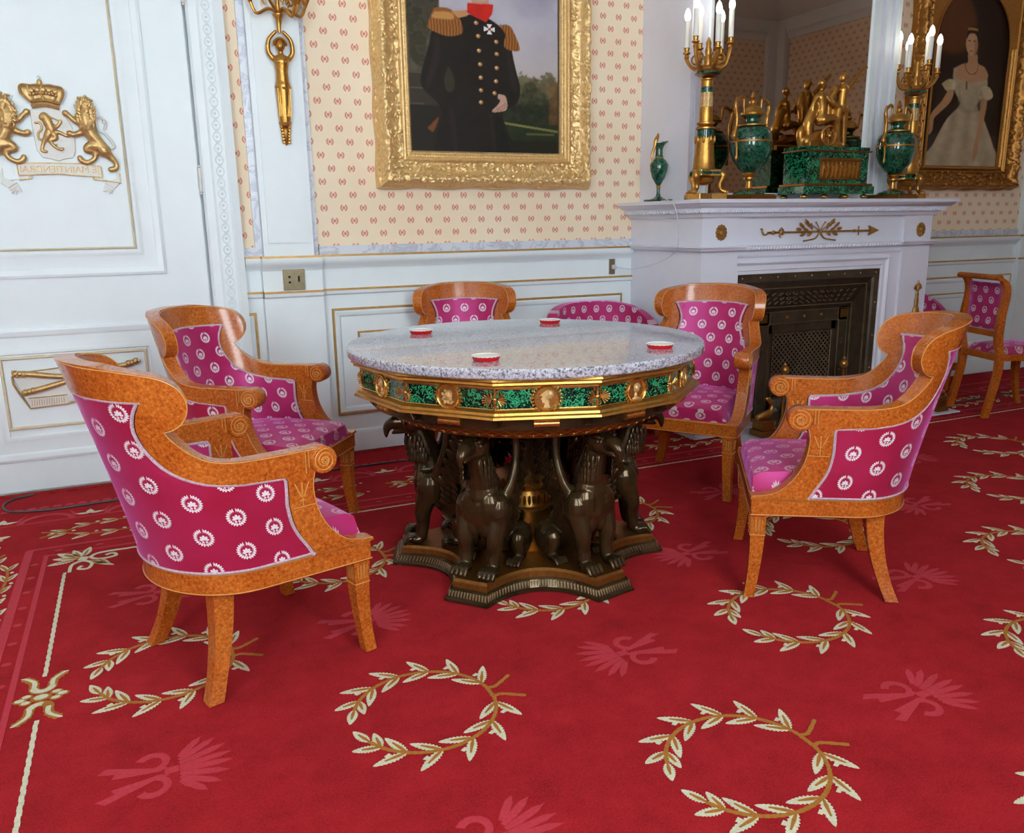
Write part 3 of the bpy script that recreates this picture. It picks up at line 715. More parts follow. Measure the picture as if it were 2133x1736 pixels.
# border: cream line, medallions, rose bands
XB, YB2 = -.345, 3.325
b = B()
def cream_line(b, x0, y0, x1, y1, w=.0055):
    d = Vector((x1-x0, y1-y0)); L = d.length; d /= L; n = Vector((-d.y, d.x)); k = int(L/.018)
    for i in range(k):
        q = .0015*(i % 2); s0 = Vector((x0, y0))+d*(L*i/k); s1 = Vector((x0, y0))+d*(L*(i+1)/k)
        flat(b, [s0-n*(w+q), s1-n*(w+q), s1+n*(w-q), s0+n*(w-q)])
for q in ((XB, 3.17, XB, 2.40), (XB, 2.17, XB, .4), (-.17, YB2, 6.0, YB2)):
    b = B(); cream_line(b, *q); b.build('border_line', 'wool_cream', cp)
b = B()
for sg in (1, -1):
    for q in (1, -1):
        b.cur = 1; crescent(b, XB, 2.285+sg*.055, .022, (0 if q > 0 else PI), (-PI/2 if q > 0 else 3*PI/2)*1 if sg > 0 else (PI/2), .013, .013, 5)
        b.cur = 0; crescent(b, XB, 2.285+sg*.055, .022, (0 if q > 0 else PI), (-PI/2 if q > 0 else 3*PI/2)*1 if sg > 0 else (PI/2), .009, .009, 5)
        b.cur = 1; stem(b, [(XB+q*.022, 2.285+sg*.055), (XB+q*.026, 2.285+sg*.09), (XB+q*.05, 2.285+sg*.12)], .010)
        b.cur = 0
        bb = b.cur; 
        p = spline([(XB+q*.022, 2.285+sg*.055, 0), (XB+q*.024, 2.285+sg*.09, 0), (XB+q*.052, 2.285+sg*.122, 0)], 5)
        for i in range(len(p)-1):
            b.cur = 0; flat(b, [(p[i].x-.006, p[i].y), (p[i+1].x-.006, p[i+1].y), (p[i+1].x+.006, p[i+1].y), (p[i].x+.006, p[i].y)], .0022)
for dx, dy, r in ((0, 0, .018), (.035, .016, .011), (.05, 0, .012), (.035, -.016, .011), (-.035, .016, .011), (-.05, 0, .012), (-.035, -.016, .011)):
    for c, s_, z in ((1, 1.45, .0015), (0, 1, .0024)):
        b.cur = c; flat(b, [(XB+dx+r*s_*math.cos(a), 2.285+dy+r*.7*s_*math.sin(a)) for a in np.linspace(0, 2*PI, 8, endpoint=False)], z)
b.build('border_medallion', ['wool_cream', 'wool_gold'], cp)
# corner palmette with two scrolls
b = B()
def sc_(pts, w, c, z=.002):
    b.cur = c; p = spline([(u, v, 0) for u, v in pts], 5)
    for i in range(len(p)-1):
        t = (p[i+1]-p[i]).normalized(); n = Vector((-t.y, t.x, 0))*w
        flat(b, [p[i]-n, p[i+1]-n, p[i+1]+n, p[i]+n], z)
cx, cy = -.29, 3.285
for fl in (0, 1):
    f_ = (lambda u, v: (cx+u, cy+v)) if fl == 0 else (lambda u, v: (cx-v, cy-u))
    sc_([f_(.12, .04), f_(.05, .035), f_(.025, .0), f_(.06, -.03), f_(.11, -.02), f_(.1, .012), f_(.075, .002)], .006, 0)
    for k, (u, v, a, L) in enumerate(((-.01, .02, 1.9, .09), (-.02, .01, 2.3, .11), (.0, .03, 1.35, .09))):
        a2 = a if fl == 0 else (1.5*PI-a)
        leaf(b, *f_(u, v), a2, L, .017)
    leaf(b, *f_(.03, -.05), -.6 if fl == 0 else (1.5*PI+.6), .07, .012)
leaf(b, cx+.02, cy-.03, -.78, .12, .014); b.cur = 0; flat(b, [(cx-.02, cy-.01), (cx+.01, cy-.02), (cx+.02, cy+.01), (cx-.01, cy+.02)], .0023)
b.build('corner_palmette', ['wool_cream', 'wool_gold'], cp)
b = B()
for x, w in ((-.483, .014), (-.42, .008)):
    flat(b, [(x-w, .4), (x+w, .4), (x+w, 3.462 if x < -.45 else 3.385), (x-w, 3.462 if x < -.45 else 3.385)], .0008)
for y, w in ((3.462, .008), (3.375, .006)):
    flat(b, [(-.49 if y > 3.4 else -.425, y-w), (6.1, y-w), (6.1, y+w), (-.49 if y > 3.4 else -.425, y+w)], .0008)
flat(b, [(-.7, 3.80), (6.1, 3.80), (6.1, 3.812), (-.7, 3.812)], .0008)
b.build('rose_band', 'wool_rose', cp)
b = B()
for k in range(22):
    y = 3.3-.13*k; flat(b, [(-.452+.014*math.cos(a), y+.011*math.sin(a)) for a in np.linspace(0, 2*PI, 7, endpoint=False)], .0008)
for k in range(46):
    x = -.38+.14*k; flat(b, [(x+.016*math.cos(a), 3.42+.010*math.sin(a)) for a in np.linspace(0, 2*PI, 7, endpoint=False)], .0008)
for k in range(20):          # tonal arcades along the wall side
    x = -.62+k*.33
    crescent(b, x+.165, 3.80, .1, PI*.98, .02, .012, .012, 8)
    for dx in (-.05, 0, .05): flat(b, [(x+dx-.012, 3.84), (x+dx+.012, 3.84), (x+dx*1.7, 3.93)], .0008)
x = -.7
while x < 6.1:
    flat(b, [(x, 4.0), (x+.045, 4.0), (x+.034, 4.03), (x+.011, 4.03)], .0008); x += .05
b.build('tonal_border_figures', 'wool_rose', cp, kind='stuff')
# leafy garland of the border: two crossing sprays repeated
g0 = None
for k in range(9):
    x = -.42+k*.72
    if g0 is None:
        b = B()
        for sg in (1, -1):
            pts = [(-.04, -sg*.035), (.03, 0), (.14, sg*.062), (.28, sg*.07), (.42, sg*.055), (.55, sg*.07)]
            stem(b, pts, .004); sp2 = spline([(u, v, 0) for u, v in pts], 4)
            for i in range(5, len(sp2), 3):
                leaf(b, sp2[i].x, sp2[i].y, PI+.45-.1*sg, .075, .012); leaf(b, sp2[i].x, sp2[i].y, PI-.45, .07, .011)
                b.cur = 0; flat(b, [(sp2[i].x+.02, sp2[i].y+.012), (sp2[i].x+.032, sp2[i].y+.016), (sp2[i].x+.028, sp2[i].y+.026), (sp2[i].x+.016, sp2[i].y+.022)])
        b.cur = 0; g0 = b.build('leaf_garland', ['wool_cream', 'wool_gold'], cp); o = g0
    else: o = g0.copy(); COL.objects.link(o)
    o.location = (x, 3.63, 0)
f0 = None
for k in range(18):
    x = -.62+k*.33
    if f0 is None:
        b = B()
        for a, L, w in ((PI/2, .05, .016), (.15, .055, .012), (PI-.15, .055, .012)): leaf(b, 0, 0, a, L, w, False)
        f0 = b.build('cream_trefoil', ['wool_cream', 'wool_gold'], cp); o = f0
    else: o = f0.copy(); COL.objects.link(o)
    o.location = (x, 3.845, 0)
# border on the left side: big acanthus at the corner and upright sprays
b = B()
for k, (a, L, w) in enumerate(((.35, .16, .03), (.1, .13, .016), (-.15, .12, .012), (-.5, .15, .03), (.7, .12, .02), (-.85, .12, .02))): leaf(b, -.72, 3.62, a, L, w)
b.build('corner_acanthus', ['wool_cream', 'wool_gold'], cp)
for k in range(3):
    o = g0.copy(); COL.objects.link(o); o.location = (-.60, 3.42-k*.72, 0); o.rotation_euler = (0, 0, -PI/2)
# grey cable lying along the wall
b = B(); pts = [at_z(*p, .005) for p in ((70, 1031), (30, 1040), (8, 1052), (12, 1064), (40, 1067), (120, 1060), (240, 1042), (420, 1016), (640, 986), (815, 963), (960, 945))]
b.tube(spline(pts, 6), .0048, 8); tag(b.build('floor_cable', 'cable', None, True), 'grey cable looped on the carpet along the left wall', 'cable')
b = B(); pts = [at_z(*p, .005) for p in ((1960, 843), (1990, 838), (2050, 828), (2115, 817), (2133, 814))]
b.tube(spline(pts, 6), .0048, 8); tag(b.build('floor_cable', 'cable', None, True), 'dark cable on the carpet behind the small side chair at right', 'cable')
from mathutils.geometry import tessellate_polygon
# ================================================================ ARMCHAIRS
# plan of the tub: u in 0..1 runs round the back (0 = centre), 1..2 along the straight arm to the front
def wz(z): return max(0.0, min(1.0, (z-.34)/.56))**1.15
def plan(u, z, off=0.0):
    w = wz(z); s = 1 if u >= 0 else -1; u = abs(u)
    x1 = -.06-.122*w; a = .20+.015*w; bb = .247+.012*w; xf, yf = .238, .268
    if u <= 1:
        th = u*PI/2; x = x1-a*math.cos(th); y = bb*math.sin(th); nx, ny = -math.cos(th)/a, math.sin(th)/bb
    else:
        t = u-1; x = x1+(xf-x1)*t; y = bb+(yf-bb)*t; nx, ny = -(yf-bb), (xf-x1)
    L = math.hypot(nx, ny); return (x+nx/L*off, s*(y+ny/L*off))
def u_of(x, z):
    w = wz(z); x1 = -.06-.122*w; a = .20+.015*w
    return 1+(x-x1)/(.238-x1) if x >= x1 else math.acos(max(-1, min(1, (x1-x)/a)))/(PI/2)
def UL(u): s = 1 if u >= 0 else -1; u = abs(u); return s*(.36*u if u <= 1 else .36+.34*(u-1))
def LU(l): s = 1 if l >= 0 else -1; l = abs(l); return s*(l/.36 if l <= .36 else 1+(l-.36)/.34)
def bent(poly, o0, o1, du=.022, dz=.04, bev=0, puff=0):
    """polygon in (arc length, z) cut into strips, thickened and bent round the tub"""
    bm = bmesh.new(); vs = [bm.verts.new((p[0], 0, p[1])) for p in poly]
    for tri in tessellate_polygon([[Vector((p[0], p[1], 0)) for p in poly]]):
        try: bm.faces.new([vs[i] for i in tri])
        except ValueError: pass
    bmesh.ops.recalc_face_normals(bm, faces=bm.faces[:])
    l0, l1 = min(p[0] for p in poly), max(p[0] for p in poly); z0, z1 = min(p[1] for p in poly), max(p[1] for p in poly)
    q = math.floor(l0/du)*du
    while q < l1:
        bmesh.ops.bisect_plane(bm, geom=bm.verts[:]+bm.edges[:]+bm.faces[:], plane_co=(q, 0, 0), plane_no=(1, 0, 0)); q += du
    q = z0+dz
    while q < z1:
        bmesh.ops.bisect_plane(bm, geom=bm.verts[:]+bm.edges[:]+bm.faces[:], plane_co=(0, 0, q), plane_no=(0, 0, 1)); q += dz
    bmesh.ops.remove_doubles(bm, verts=bm.verts[:], dist=1e-5)
    edge = set(v.index for v in bm.verts if v.is_boundary) if False else None
    bv = {tuple(round(c, 5) for c in v.co) for v in bm.verts if v.is_boundary}
    r = bmesh.ops.extrude_face_region(bm, geom=bm.faces[:])
    top = [g for g in r['geom'] if isinstance(g, bmesh.types.BMVert)]
    for v in top: v.co.y = 1
    uv = []
    for v in bm.verts:
        l, s, z = v.co.x, v.co.y, v.co.z; uv.append((l, z))
        inner = (round(l, 5), 0.0, round(z, 5)) not in bv
        off = (o0 if s < .5 else o1)
        if inner and puff: off += puff if s > .5 else -puff
        p = plan(LU(l), z, off); v.co = (p[0], p[1], z)
    bmesh.ops.recalc_face_normals(bm, faces=bm.faces[:])
    bm.verts.index_update(); V = [v.co[:] for v in bm.verts]; Fs = [[v.index for v in f.verts] for f in bm.faces]; bm.free()
    return V, Fs, uv
ARM_LOW = [(.073, .344), (.055, .375), (.03, .415), (.015, .455), (.008, .50), (.008, .562), (.003, .572), (-.10, .578), (-.18, .594), (-.238, .626), (-.275, .675), (-.297, .73), (-.300, .775), (-.294, .806)]
ARM_UP = [(.243, .344), (.24, .352), (.19, .358), (.155, .372), (.12, .405), (.095, .445), (.08, .49), (.075, .54), (.082, .575), (.100, .637), (-.06, .637), (-.12, .640), (-.176, .653), (-.215, .680), (-.245, .715), (-.256, .735)]
EAR = [(-.245, .738), (-.228, .752), (-.218, .775), (-.217, .80), (-.226, .828), (-.244, .85), (-.272, .867), (-.31, .878)]
def smooth2(pts, breaks, n=4):
    out = []
    for a, c in zip(breaks[:-1], breaks[1:]):
        seg = [(p.x, p.y) for p in spline([(u, v, 0) for u, v in pts[a:c+1]], n)] if c-a > 1 else pts[a:c+1]
        out += seg[:-1]
    return out+[pts[-1]]
ARM_LOW = smooth2(ARM_LOW, [0, 4, 5, 6, 7, 13], 3)
TOPLINE = smooth2(ARM_UP[9:], [0, 1, 6], 4); FRONTLINE = smooth2(ARM_UP[:9], [0, 1, 8], 3); ARM_UP = FRONTLINE+TOPLINE; EAR = smooth2(EAR, [0, 7], 3)
def half(sg):
    P_ = [(UL(u_of(x, z)), z) for x, z in ARM_LOW]+[(0, .812)]+[(0, .896)]+[(UL(u_of(-.37, .893)), .893), (UL(u_of(-.345, .886)), .886)]
    P_ += [(UL(u_of(x, z)), z) for x, z in EAR[::-1]]+[(UL(u_of(x, z)), z) for x, z in ARM_UP[::-1]]
    return [(sg*l, z) for l, z in P_]
TH = .023
def line3(pts, off): return [Vector((*plan(LU(l), z, off), z)) for l, z in pts]
def dense(pts, d=.02):
    out = []
    for i in range(len(pts)-1):
        a, b_ = pts[i], pts[i+1]; n = max(1, int(math.hypot(a[0]-b_[0], a[1]-b_[1])/d))
        for k in range(n): out.append((a[0]+(b_[0]-a[0])*k/n, a[1]+(b_[1]-a[1])*k/n))
    return out+[pts[-1]]
def sabre(b, x, y, z1, dx, dy, w0, w1, rear):
    # square curved leg from (x,y,z1) to the floor offset by (dx,dy)
    V = []; Fs = []; n = 10
    for i in range(n+1):
        t = i/n; z = z1*(1-t); k = t*t if rear else (t*t*1.25-.25*math.sin(PI*t))
        cx, cy = x+dx*k, y+dy*k; w = (w0+(w1-w0)*min(1, t*1.3))/2
        for sx, sy in ((-1, -1), (1, -1), (1, 1), (-1, 1)): V.append((cx+sx*w, cy+sy*w, z))
    for i in range(n):
        for k in range(4): l = (k+1) % 4; Fs.append((i*4+k, i*4+l, i*4+4+l, i*4+4+k)[::-1])
    Fs += [(0, 1, 2, 3), (n*4+3, n*4+2, n*4+1, n*4)]
    b.add(V, Fs)
def spiral(b, c, R, T, turns=2.1, r=.0014):
    pts = [(R*(1-.72*k/40)*math.cos(2*PI*turns*k/40+1.2), 0, R*(1-.72*k/40)*math.sin(2*PI*turns*k/40+1.2)) for k in range(41)]
    b.tube(pts, r, 4, T)
def make_armchair():
    t = empty('armchair', (0, 0, 0))
    # wooden arm, swoop and scrolled crest, one bent board each side
    b = B()
    for sg in (1, -1):
        V, Fs, uv = bent(half(sg), -TH, TH); b.add(V, Fs)
    fr = b.build('arm_and_crest_frame', 'burl_wood', t, True)
    b = B()      # light stringing along the board edges
    for sg in (1, -1):
        up_ = [(sg*UL(u_of(x, z)), z) for x, z in TOPLINE]+[(sg*UL(u_of(x, z)), z) for x, z in EAR]+[(sg*UL(u_of(-.345, .886)), .886), (0, .896)]
        for off in (TH+.0006, -TH-.0006): b.tube(line3(dense([(l, z-.003) for l, z in up_]), off), .0016, 5)
        fr2 = [(sg*UL(u_of(x, z)), z) for x, z in FRONTLINE[1:]]
        b.tube(line3(dense(fr2), TH+.0006), .0014, 5)
    b.build('edge_stringing', 'inlay', fr, True)
    for sg in (1, -1):
        y = sg*plan(u_of(.105, .6), .6)[1]
        b = B(); b.lathe([(.0, -.032), (.034, -.032), (.037, -.028), (.037, .028), (.034, .032), (0, .032)], 26, TR((.106, y, .602), (PI/2, 0, 0)))
        o = b.build('arm_scroll', 'burl_wood', t, True)
        b = B()
        for q in (-1, 1):
            T = TR((.106, y+q*.0325, .602)); spiral(b, 0, .031, T)
            b.tube([(.0095*math.cos(a), 0, .0095*math.sin(a)) for a in np.linspace(0, 2*PI, 14, endpoint=False)], .0012, 4, T, closed=True)
            for k in range(5):
                a = 2*PI*k/5; b.ball((.005*math.cos(a), 0, .005*math.sin(a)), .0022, 5, T)
            for dx in (.036, .045): b.box((.1-dx-.001, y+sg*0+q*.0245-.0008, .588 if dx < .04 else .575), (.1-dx+.001, y+q*.0245+.0008, .636))
        b.build('scroll_inlay', 'inlay', o, True, kind='stuff')
        # inlaid flower and line on the top of the arm support
        b = B(); yo = plan(u_of(.045, .52), .52, TH+.001)[1]*sg
        for q in (1, -1):
            yy = yo if q > 0 else sg*plan(u_of(.045, .52), .52, -TH-.001)[1]
            for dx in (-.013, 0, .013): b.tube(spline([(.042+dx*.3, yy, .515), (.042+dx, yy, .535), (.042+dx*1.5, yy, .552)]), .0018, 4)
            b.tube([(.034, yy, .505), (.05, yy, .505)], .0014, 4); b.tube([(.014, yy, .487), (.077, yy, .487)], .0013, 4); b.tube([(.042, yy, .49), (.042, yy, .53)], .0014, 4)
        b.build('support_inlay', 'inlay', fr, True)
    # seat rail: D-shaped ring
    out = [plan(u, .34, .014) for u in np.linspace(-2, 2, 49)]; out = [(max(-9, x), y) for x, y in out]
    b = B(); b.prism(out, .283, .345, 'z', bev=.003); rail = b.build('seat_rail', 'burl_wood', t, True)
    b = B()
    for z in (.288, .3405): b.tube([(x+(.0006 if abs(y) > 1 else 0), y, z) for x, y in [plan(u, .34, .0148) for u in np.linspace(-2, 2, 60)]], .0015, 5)
    for z in (.288, .3405): b.tube([(.2388, -.28, z), (.2388, .28, z)], .0015, 5)
    b.build('rail_stringing', 'inlay', rail, True)
    for sx, sy, dx, dy, w0, w1, rear in ((.212, .245, .012, .006, .05, .034, 0), (.212, -.245, .012, -.006, .05, .034, 0), (-.155, .165, -.062, .05, .056, .04, 1), (-.155, -.165, -.062, -.05, .056, .04, 1)):
        b = B(); sabre(b, sx, sy, .285, dx, dy, w0, w1, rear); lg = b.build('leg', 'burl_wood', t)
        if not rear:
            b = B()
            for f in range(4):
                R_ = Matrix.Rotation(f*PI/2, 4, 'Z')
                for k in (-1, 0, 1): b.tube([(.0255, k*.011-.004, .27), (.0235, k*.010-.003, .228), (.0235, k*.010+.003, .228), (.0255, k*.011+.004, .27)], .0012, 4, TR((sx, sy, 0)) @ R_)
                b.tube([(.0235, -.0235, .215), (.0235, .0235, .215)], .0016, 4, TR((sx-.001, sy, 0)) @ R_)
            b.build('fluted_inlay', 'inlay', lg, True)
    # upholstery: closed panel outside, hollow padding inside
    P_ = [(UL(u_of(x-.004, z)), z) for x, z in ARM_LOW]
    full = P_+[(0, .815)]+[(-l, z) for l, z in P_[::-1]]
    full = dense(full, .05)
    bot = [(-.02-k*0, 0) for k in ()]
    V, Fs, uv = bent(full, .0, .014, puff=.006); obj('outer_upholstery', V, Fs, 'damask_outer', t, True, uv)
    V, Fs, uv = bent(full, -.03, -.012, puff=.004); obj('inner_upholstery', V, Fs, 'damask_inner', t, True, uv)
    b = B()
    for off in (.019, -.031):
        for sg in (1, -1):
            pl = dense([(sg*(UL(u_of(x-.006, z))), z) for x, z in ARM_LOW], .012)
            b.tube(line3(pl, off), .0048, 6)
        if True:
            lz = .806; a = UL(u_of(ARM_LOW[-1][0], ARM_LOW[-1][1]))
            b.tube(line3(dense([(-a, .806), (0, .812), (a, .806)], .012), off), .0048, 6)
    b.tube(line3(dense([(-UL(u_of(.073, .35)), .349), (UL(u_of(.073, .35)), .349)], .012), .019), .0042, 6)
    b.build('braid_piping', 'piping', t, True)
    b = B(); me = []
    # seat cushion with a gently domed top and soft front corners
    nx, ny = 22, 20; V = []; Fs = []; uv = []
    def edge_y(x):
        u = u_of(x, .38); return plan(u, .38, -.034)[1] if u > .02 else .02
    xs = [plan(0, .38, -.034)[0]+.001+(.228-plan(0, .38, -.034)[0])*i/(nx-3) for i in range(nx-2)]+[.2295, .231, .232]
    for i, x in enumerate(xs):
        ey = edge_y(x) if x < .06 else max(edge_y(x)-.0, .2)
        ey = min(ey, .236) if x > .06 else ey
        for j in range(ny+1):
            v = -1+2*j/ny; y = ey*v
            ex = (1-v*v)**.5; fx = min(1, (.232-x)/.010); rf = 1-(1-fx)**2
            z = .352+ .052*rf**.4*min(1, (1-abs(v))*14)**.5*1.0+.028*ex*math.sin(PI*min(1, max(0, (x+.3)/.56)))
            if i == nx: z = .352
            V.append((x, y, z)); uv.append((x+.4 if i < nx else x+.44, y+.3))
    for i in range(nx):
        for j in range(ny): k = i*(ny+1)+j; Fs.append((k, k+ny+1, k+ny+2, k+1))
    n0 = len(V)
    base = [i*(ny+1) for i in range(nx+1)]+[nx*(ny+1)+j for j in range(1, ny+1)]+[i*(ny+1)+ny for i in range(nx-1, -1, -1)]
    for k in base: V.append((V[k][0], V[k][1], .343)); uv.append((uv[k][0]+.01, uv[k][1]))
    m_ = len(base)
    for q in range(m_-1): Fs.append((base[q+1], base[q], n0+q, n0+q+1))
    obj('seat_cushion', V, Fs, 'damask_seat', t, True, uv)
    return t
arm0 = make_armchair()
G_ARM = 'burl wood tub armchairs around the round table'
chairs = [((.210, 2.330), 17.3, 'burl wood tub armchair nearest the viewer, seen from behind, crimson with white wreaths'),
          ((.414, 3.273), -38, 'burl wood armchair standing before the white door, light strip on its crest'),
          ((1.47, 3.81), 250, 'armchair behind the marble table top, only its crest and upper back showing'),
          ((2.29, 3.07), 216, 'armchair between the round table and the dark fireplace opening'),
          ((2.048, 2.026), 144.5, 'burl wood armchair on the right of the table, seen in side view facing left')]
for i, (xy, yaw, lab) in enumerate(chairs):
    o = arm0 if i == 0 else copy_tree(arm0)
    o.location = (*xy, .003); o.rotation_euler = (0, 0, math.radians(yaw)); tag(o, lab, 'armchair', G_ARM)
# ---------------------------------------------------------------- small side chair
t = empty('side_chair', (4.90, 3.34, .003), math.radians(-17), label='small side chair with scrolled open back and crimson seat by the right wall', cat='chair')
for sy in (1, -1):
    b = B()
    pts = spline([(-.25, sy*.165, 0), (-.225, sy*.165, .12), (-.2, sy*.165, .25), (-.195, sy*.165, .36), (-.205, sy*.165, .42), (-.22, sy*.165, .5), (-.215, sy*.165, .62), (-.2, sy*.165, .74), (-.215, sy*.165, .81), (-.26, sy*.165, .842)], 5)
    V = []; Fs = []
    for p in pts:
        for dx, dy in ((-.02, -.014), (.02, -.014), (.02, .014), (-.02, .014)): V.append((p.x+dx*(1.15-.35*abs(p.z-.4)), p.y+dy, p.z))
    for i in range(len(pts)-1):
        for k in range(4): l = (k+1) % 4; Fs.append((i*4+k, i*4+l, i*4+4+l, i*4+4+k))
    Fs += [(3, 2, 1, 0), tuple(len(V)-4+k for k in range(4))]
    b.add(V, Fs); b.build('back_post', 'burl_wood', t)
    b = B(); sabre(b, .2, sy*.18, .35, .035, 0, .042, .03, 0); b.build('leg', 'burl_wood', t)
b = B(); b.tube([(-.262, -.185, .843), (-.262, .185, .843)], .017, 12); b.build('crest_roll', 'burl_wood', t, True)
b = B(); b.box((-.225, -.152, .49), (-.195, .152, .525)); b.build('lower_rail', 'burl_wood', t)
b = B(); b.prism([(-.21, -.165), (.225, -.2), (.225, .2), (-.21, .165)], .345, .385, 'z', bev=.003); b.build('seat_rail', 'burl_wood', t)
V = []; uv = []; Fs = []
for k, x in enumerate((-.218, -.2)):
    for i in range(9):
        z = .53+i*.0345
        for j in range(7): y = -.148+j*.0493; xx = x+(.006 if k else -.004)*math.sin(PI*i/8)+.018*math.sin(PI*(i/8)); V.append((xx, y, z)); uv.append((y, z))
for k in range(2):
    for i in range(8):
        for j in range(6): q = k*63+i*7+j; f = (q, q+1, q+8, q+7); Fs.append(f if k else f[::-1])
for ring in (list(range(0, 7)), list(range(56, 63)), list(range(0, 57, 7)), list(range(6, 63, 7))):
    for a_, c_ in zip(ring[:-1], ring[1:]): Fs.append((a_, c_, 63+c_, 63+a_))
obj('back_pad', V, Fs, 'damask_inner', t, 'all', uv)
V = []; uv = []; Fs = []
for i in range(13):
    for j in range(13):
        x = -.19+.4*i/12; hw = .15+.04*i/12; y = -hw+2*hw*j/12; e = min(i, 12-i, j, 12-j)
        V.append((x, y, .386+(.0 if e == 0 else .035+.02*math.sin(PI*i/12)*math.sin(PI*j/12)))); uv.append((x, y+.02))
for i in range(12):
    for j in range(12): q = i*13+j; Fs.append((q, q+13, q+14, q+1))
obj('seat_pad', V, Fs, 'damask_seat', t, 'all', uv)
# ---------------------------------------------------------------- curved settees in the corners beside the chimney
def settee(name, x, y, yaw, lab, hw=.34, dep=.34, top=.72):
    t = empty(name, (x, y, .003), yaw, label=lab, cat='settee')
    def pl(a, o, z): # a 0..1 round the U
        th = PI*(a-.5)*1.0; ww = hw+o+.03*(z-.4); dd = dep+o
        return (ww*math.sin(th) if True else 0, dd*math.cos(th)*.9, z)
    V = []; Fs = []; uv = []; NA, NZ = 36, 8
    for k, o in enumerate((0, -.055)):
        for i in range(NA+1):
            a = i/NA; zt = top-.2*abs(2*a-1)**3
            for j in range(NZ+1):
                z = .2+(zt-.2)*j/NZ; p = pl(a, o, z); V.append(p); uv.append((a*1.2, z))
    n1 = (NA+1)*(NZ+1)
    for k in range(2):
        for i in range(NA):
            for j in range(NZ): q = k*n1+i*(NZ+1)+j; f = (q, q+NZ+1, q+NZ+2, q+1); Fs.append(f if k else f[::-1])
    for i in range(NA): q = i*(NZ+1)+NZ; Fs.append((q, n1+q, n1+q+NZ+1, q+NZ+1)[::-1])
    for i in (0, NA):
        for j in range(NZ): q = i*(NZ+1)+j; Fs.append((q, q+1, n1+q+1, n1+q) if i == 0 else (q, n1+q, n1+q+1, q+1))
    obj('back', V, Fs, 'damask_inner', t, True, uv)
    poly = [pl(a, -.05, 0)[:2] for a in np.linspace(0, 1, 24)]+[(-hw+.05, -.08)][::-1]+[]
    poly = [pl(a, -.05, 0)[:2] for a in np.linspace(0, 1, 24)]+[(hw-.05, -.1), (-hw+.05, -.1)]
    bb = B(); bb.prism(poly, .2, .4, 'z', bev=.012); V = bb.v; obj('seat', V, bb.f, 'damask_seat', t, True, [(v[0], v[1]+v[2]) for v in V])
    bb = B(); bb.prism([pl(a, .0, 0)[:2] for a in np.linspace(0, 1, 24)]+[(hw, -.11), (-hw, -.11)], .15, .2, 'z', bev=.004); bb.build('base_rail', 'burl_wood', t, True)
    for lx, ly in ((-hw+.06, -.06), (hw-.06, -.06), (-.17, dep*.6), (.17, dep*.6)):
        bb = B(); sabre(bb, lx, ly, .15, 0, 0, .045, .03, 0); bb.build('leg', 'burl_wood', t)
settee('corner_settee', 2.36, 3.93, math.radians(-8), 'low crimson settee with curved back in the corner left of the mantelpiece', hw=.34, dep=.36, top=.745)
settee('corner_settee', 4.86, 4.0, math.radians(0), 'crimson settee mostly hidden behind the right armchair beside the mantelpiece', hw=.33, dep=.3, top=.70)
# ================================================================ ROUND TABLE ON SIX GRIFFINS
TC = (1.232, 2.62); PH = math.radians(-79)
tb = empty('round_table', (*TC, .003), label='round grey granite table with malachite and gilt frieze carried by bronze griffins', cat='table')
b = B(); b.lathe([(.0, .764), (.612, .764), (.62, .768), (.622, .772), (.622, .792), (.617, .797), (0, .797)], 96); b.build('marble_top', 'granite', tb, True)
def ngon(r, z, n=12, a0=None):
    a0 = PH+PI/12 if a0 is None else a0
    return [(r*math.cos(a0+2*PI*k/n), r*math.sin(a0+2*PI*k/n), z) for k in range(n)]
def stack(b, prof, n=12):
    V = []; Fs = []
    for r, z in prof: V += ngon(r/math.cos(PI/n)*.985, z, n)
    for j in range(len(prof)-1):
        for i in range(n): k = (i+1) % n; Fs.append((j*n+i, j*n+k, (j+1)*n+k, (j+1)*n+i))
    b.add(V, Fs)
b = B(); stack(b, [(.3, .764), (.603, .764), (.606, .758), (.596, .752), (.598, .746), (.586, .744), (.576, .738), (.576, .733), (.3, .733)]); b.build('cornice', 'gold', tb)
b = B(); stack(b, [(.3, .667), (.574, .667), (.586, .662), (.588, .655), (.598, .652), (.6, .645), (.585, .641), (.56, .638), (.3, .638)]); b.build('base_moulding', 'gold', tb)
b = B(); stack(b, [(.568, .66), (.568, .74)]); b.build('frieze_core', 'gold_dark', tb)
RF = .568*.985
def facet(k, x, off, z):      # point on apron facet k: x sideways, off outward
    a = PH+k*2*PI/12; return (math.cos(a)*(RF+off)-math.sin(a)*x, math.sin(a)*(RF+off)+math.cos(a)*x, z)
def FT(k, x, off, z):
    a = PH+k*2*PI/12; p = facet(k, x, off, z)
    return Matrix(((-math.sin(a), math.cos(a), 0, p[0]), (math.cos(a), math.sin(a), 0, p[1]), (0, 0, 1, p[2]), (0, 0, 0, 1)))  # local x sideways, y outward
HW = RF*math.tan(PI/12)
medals = {}
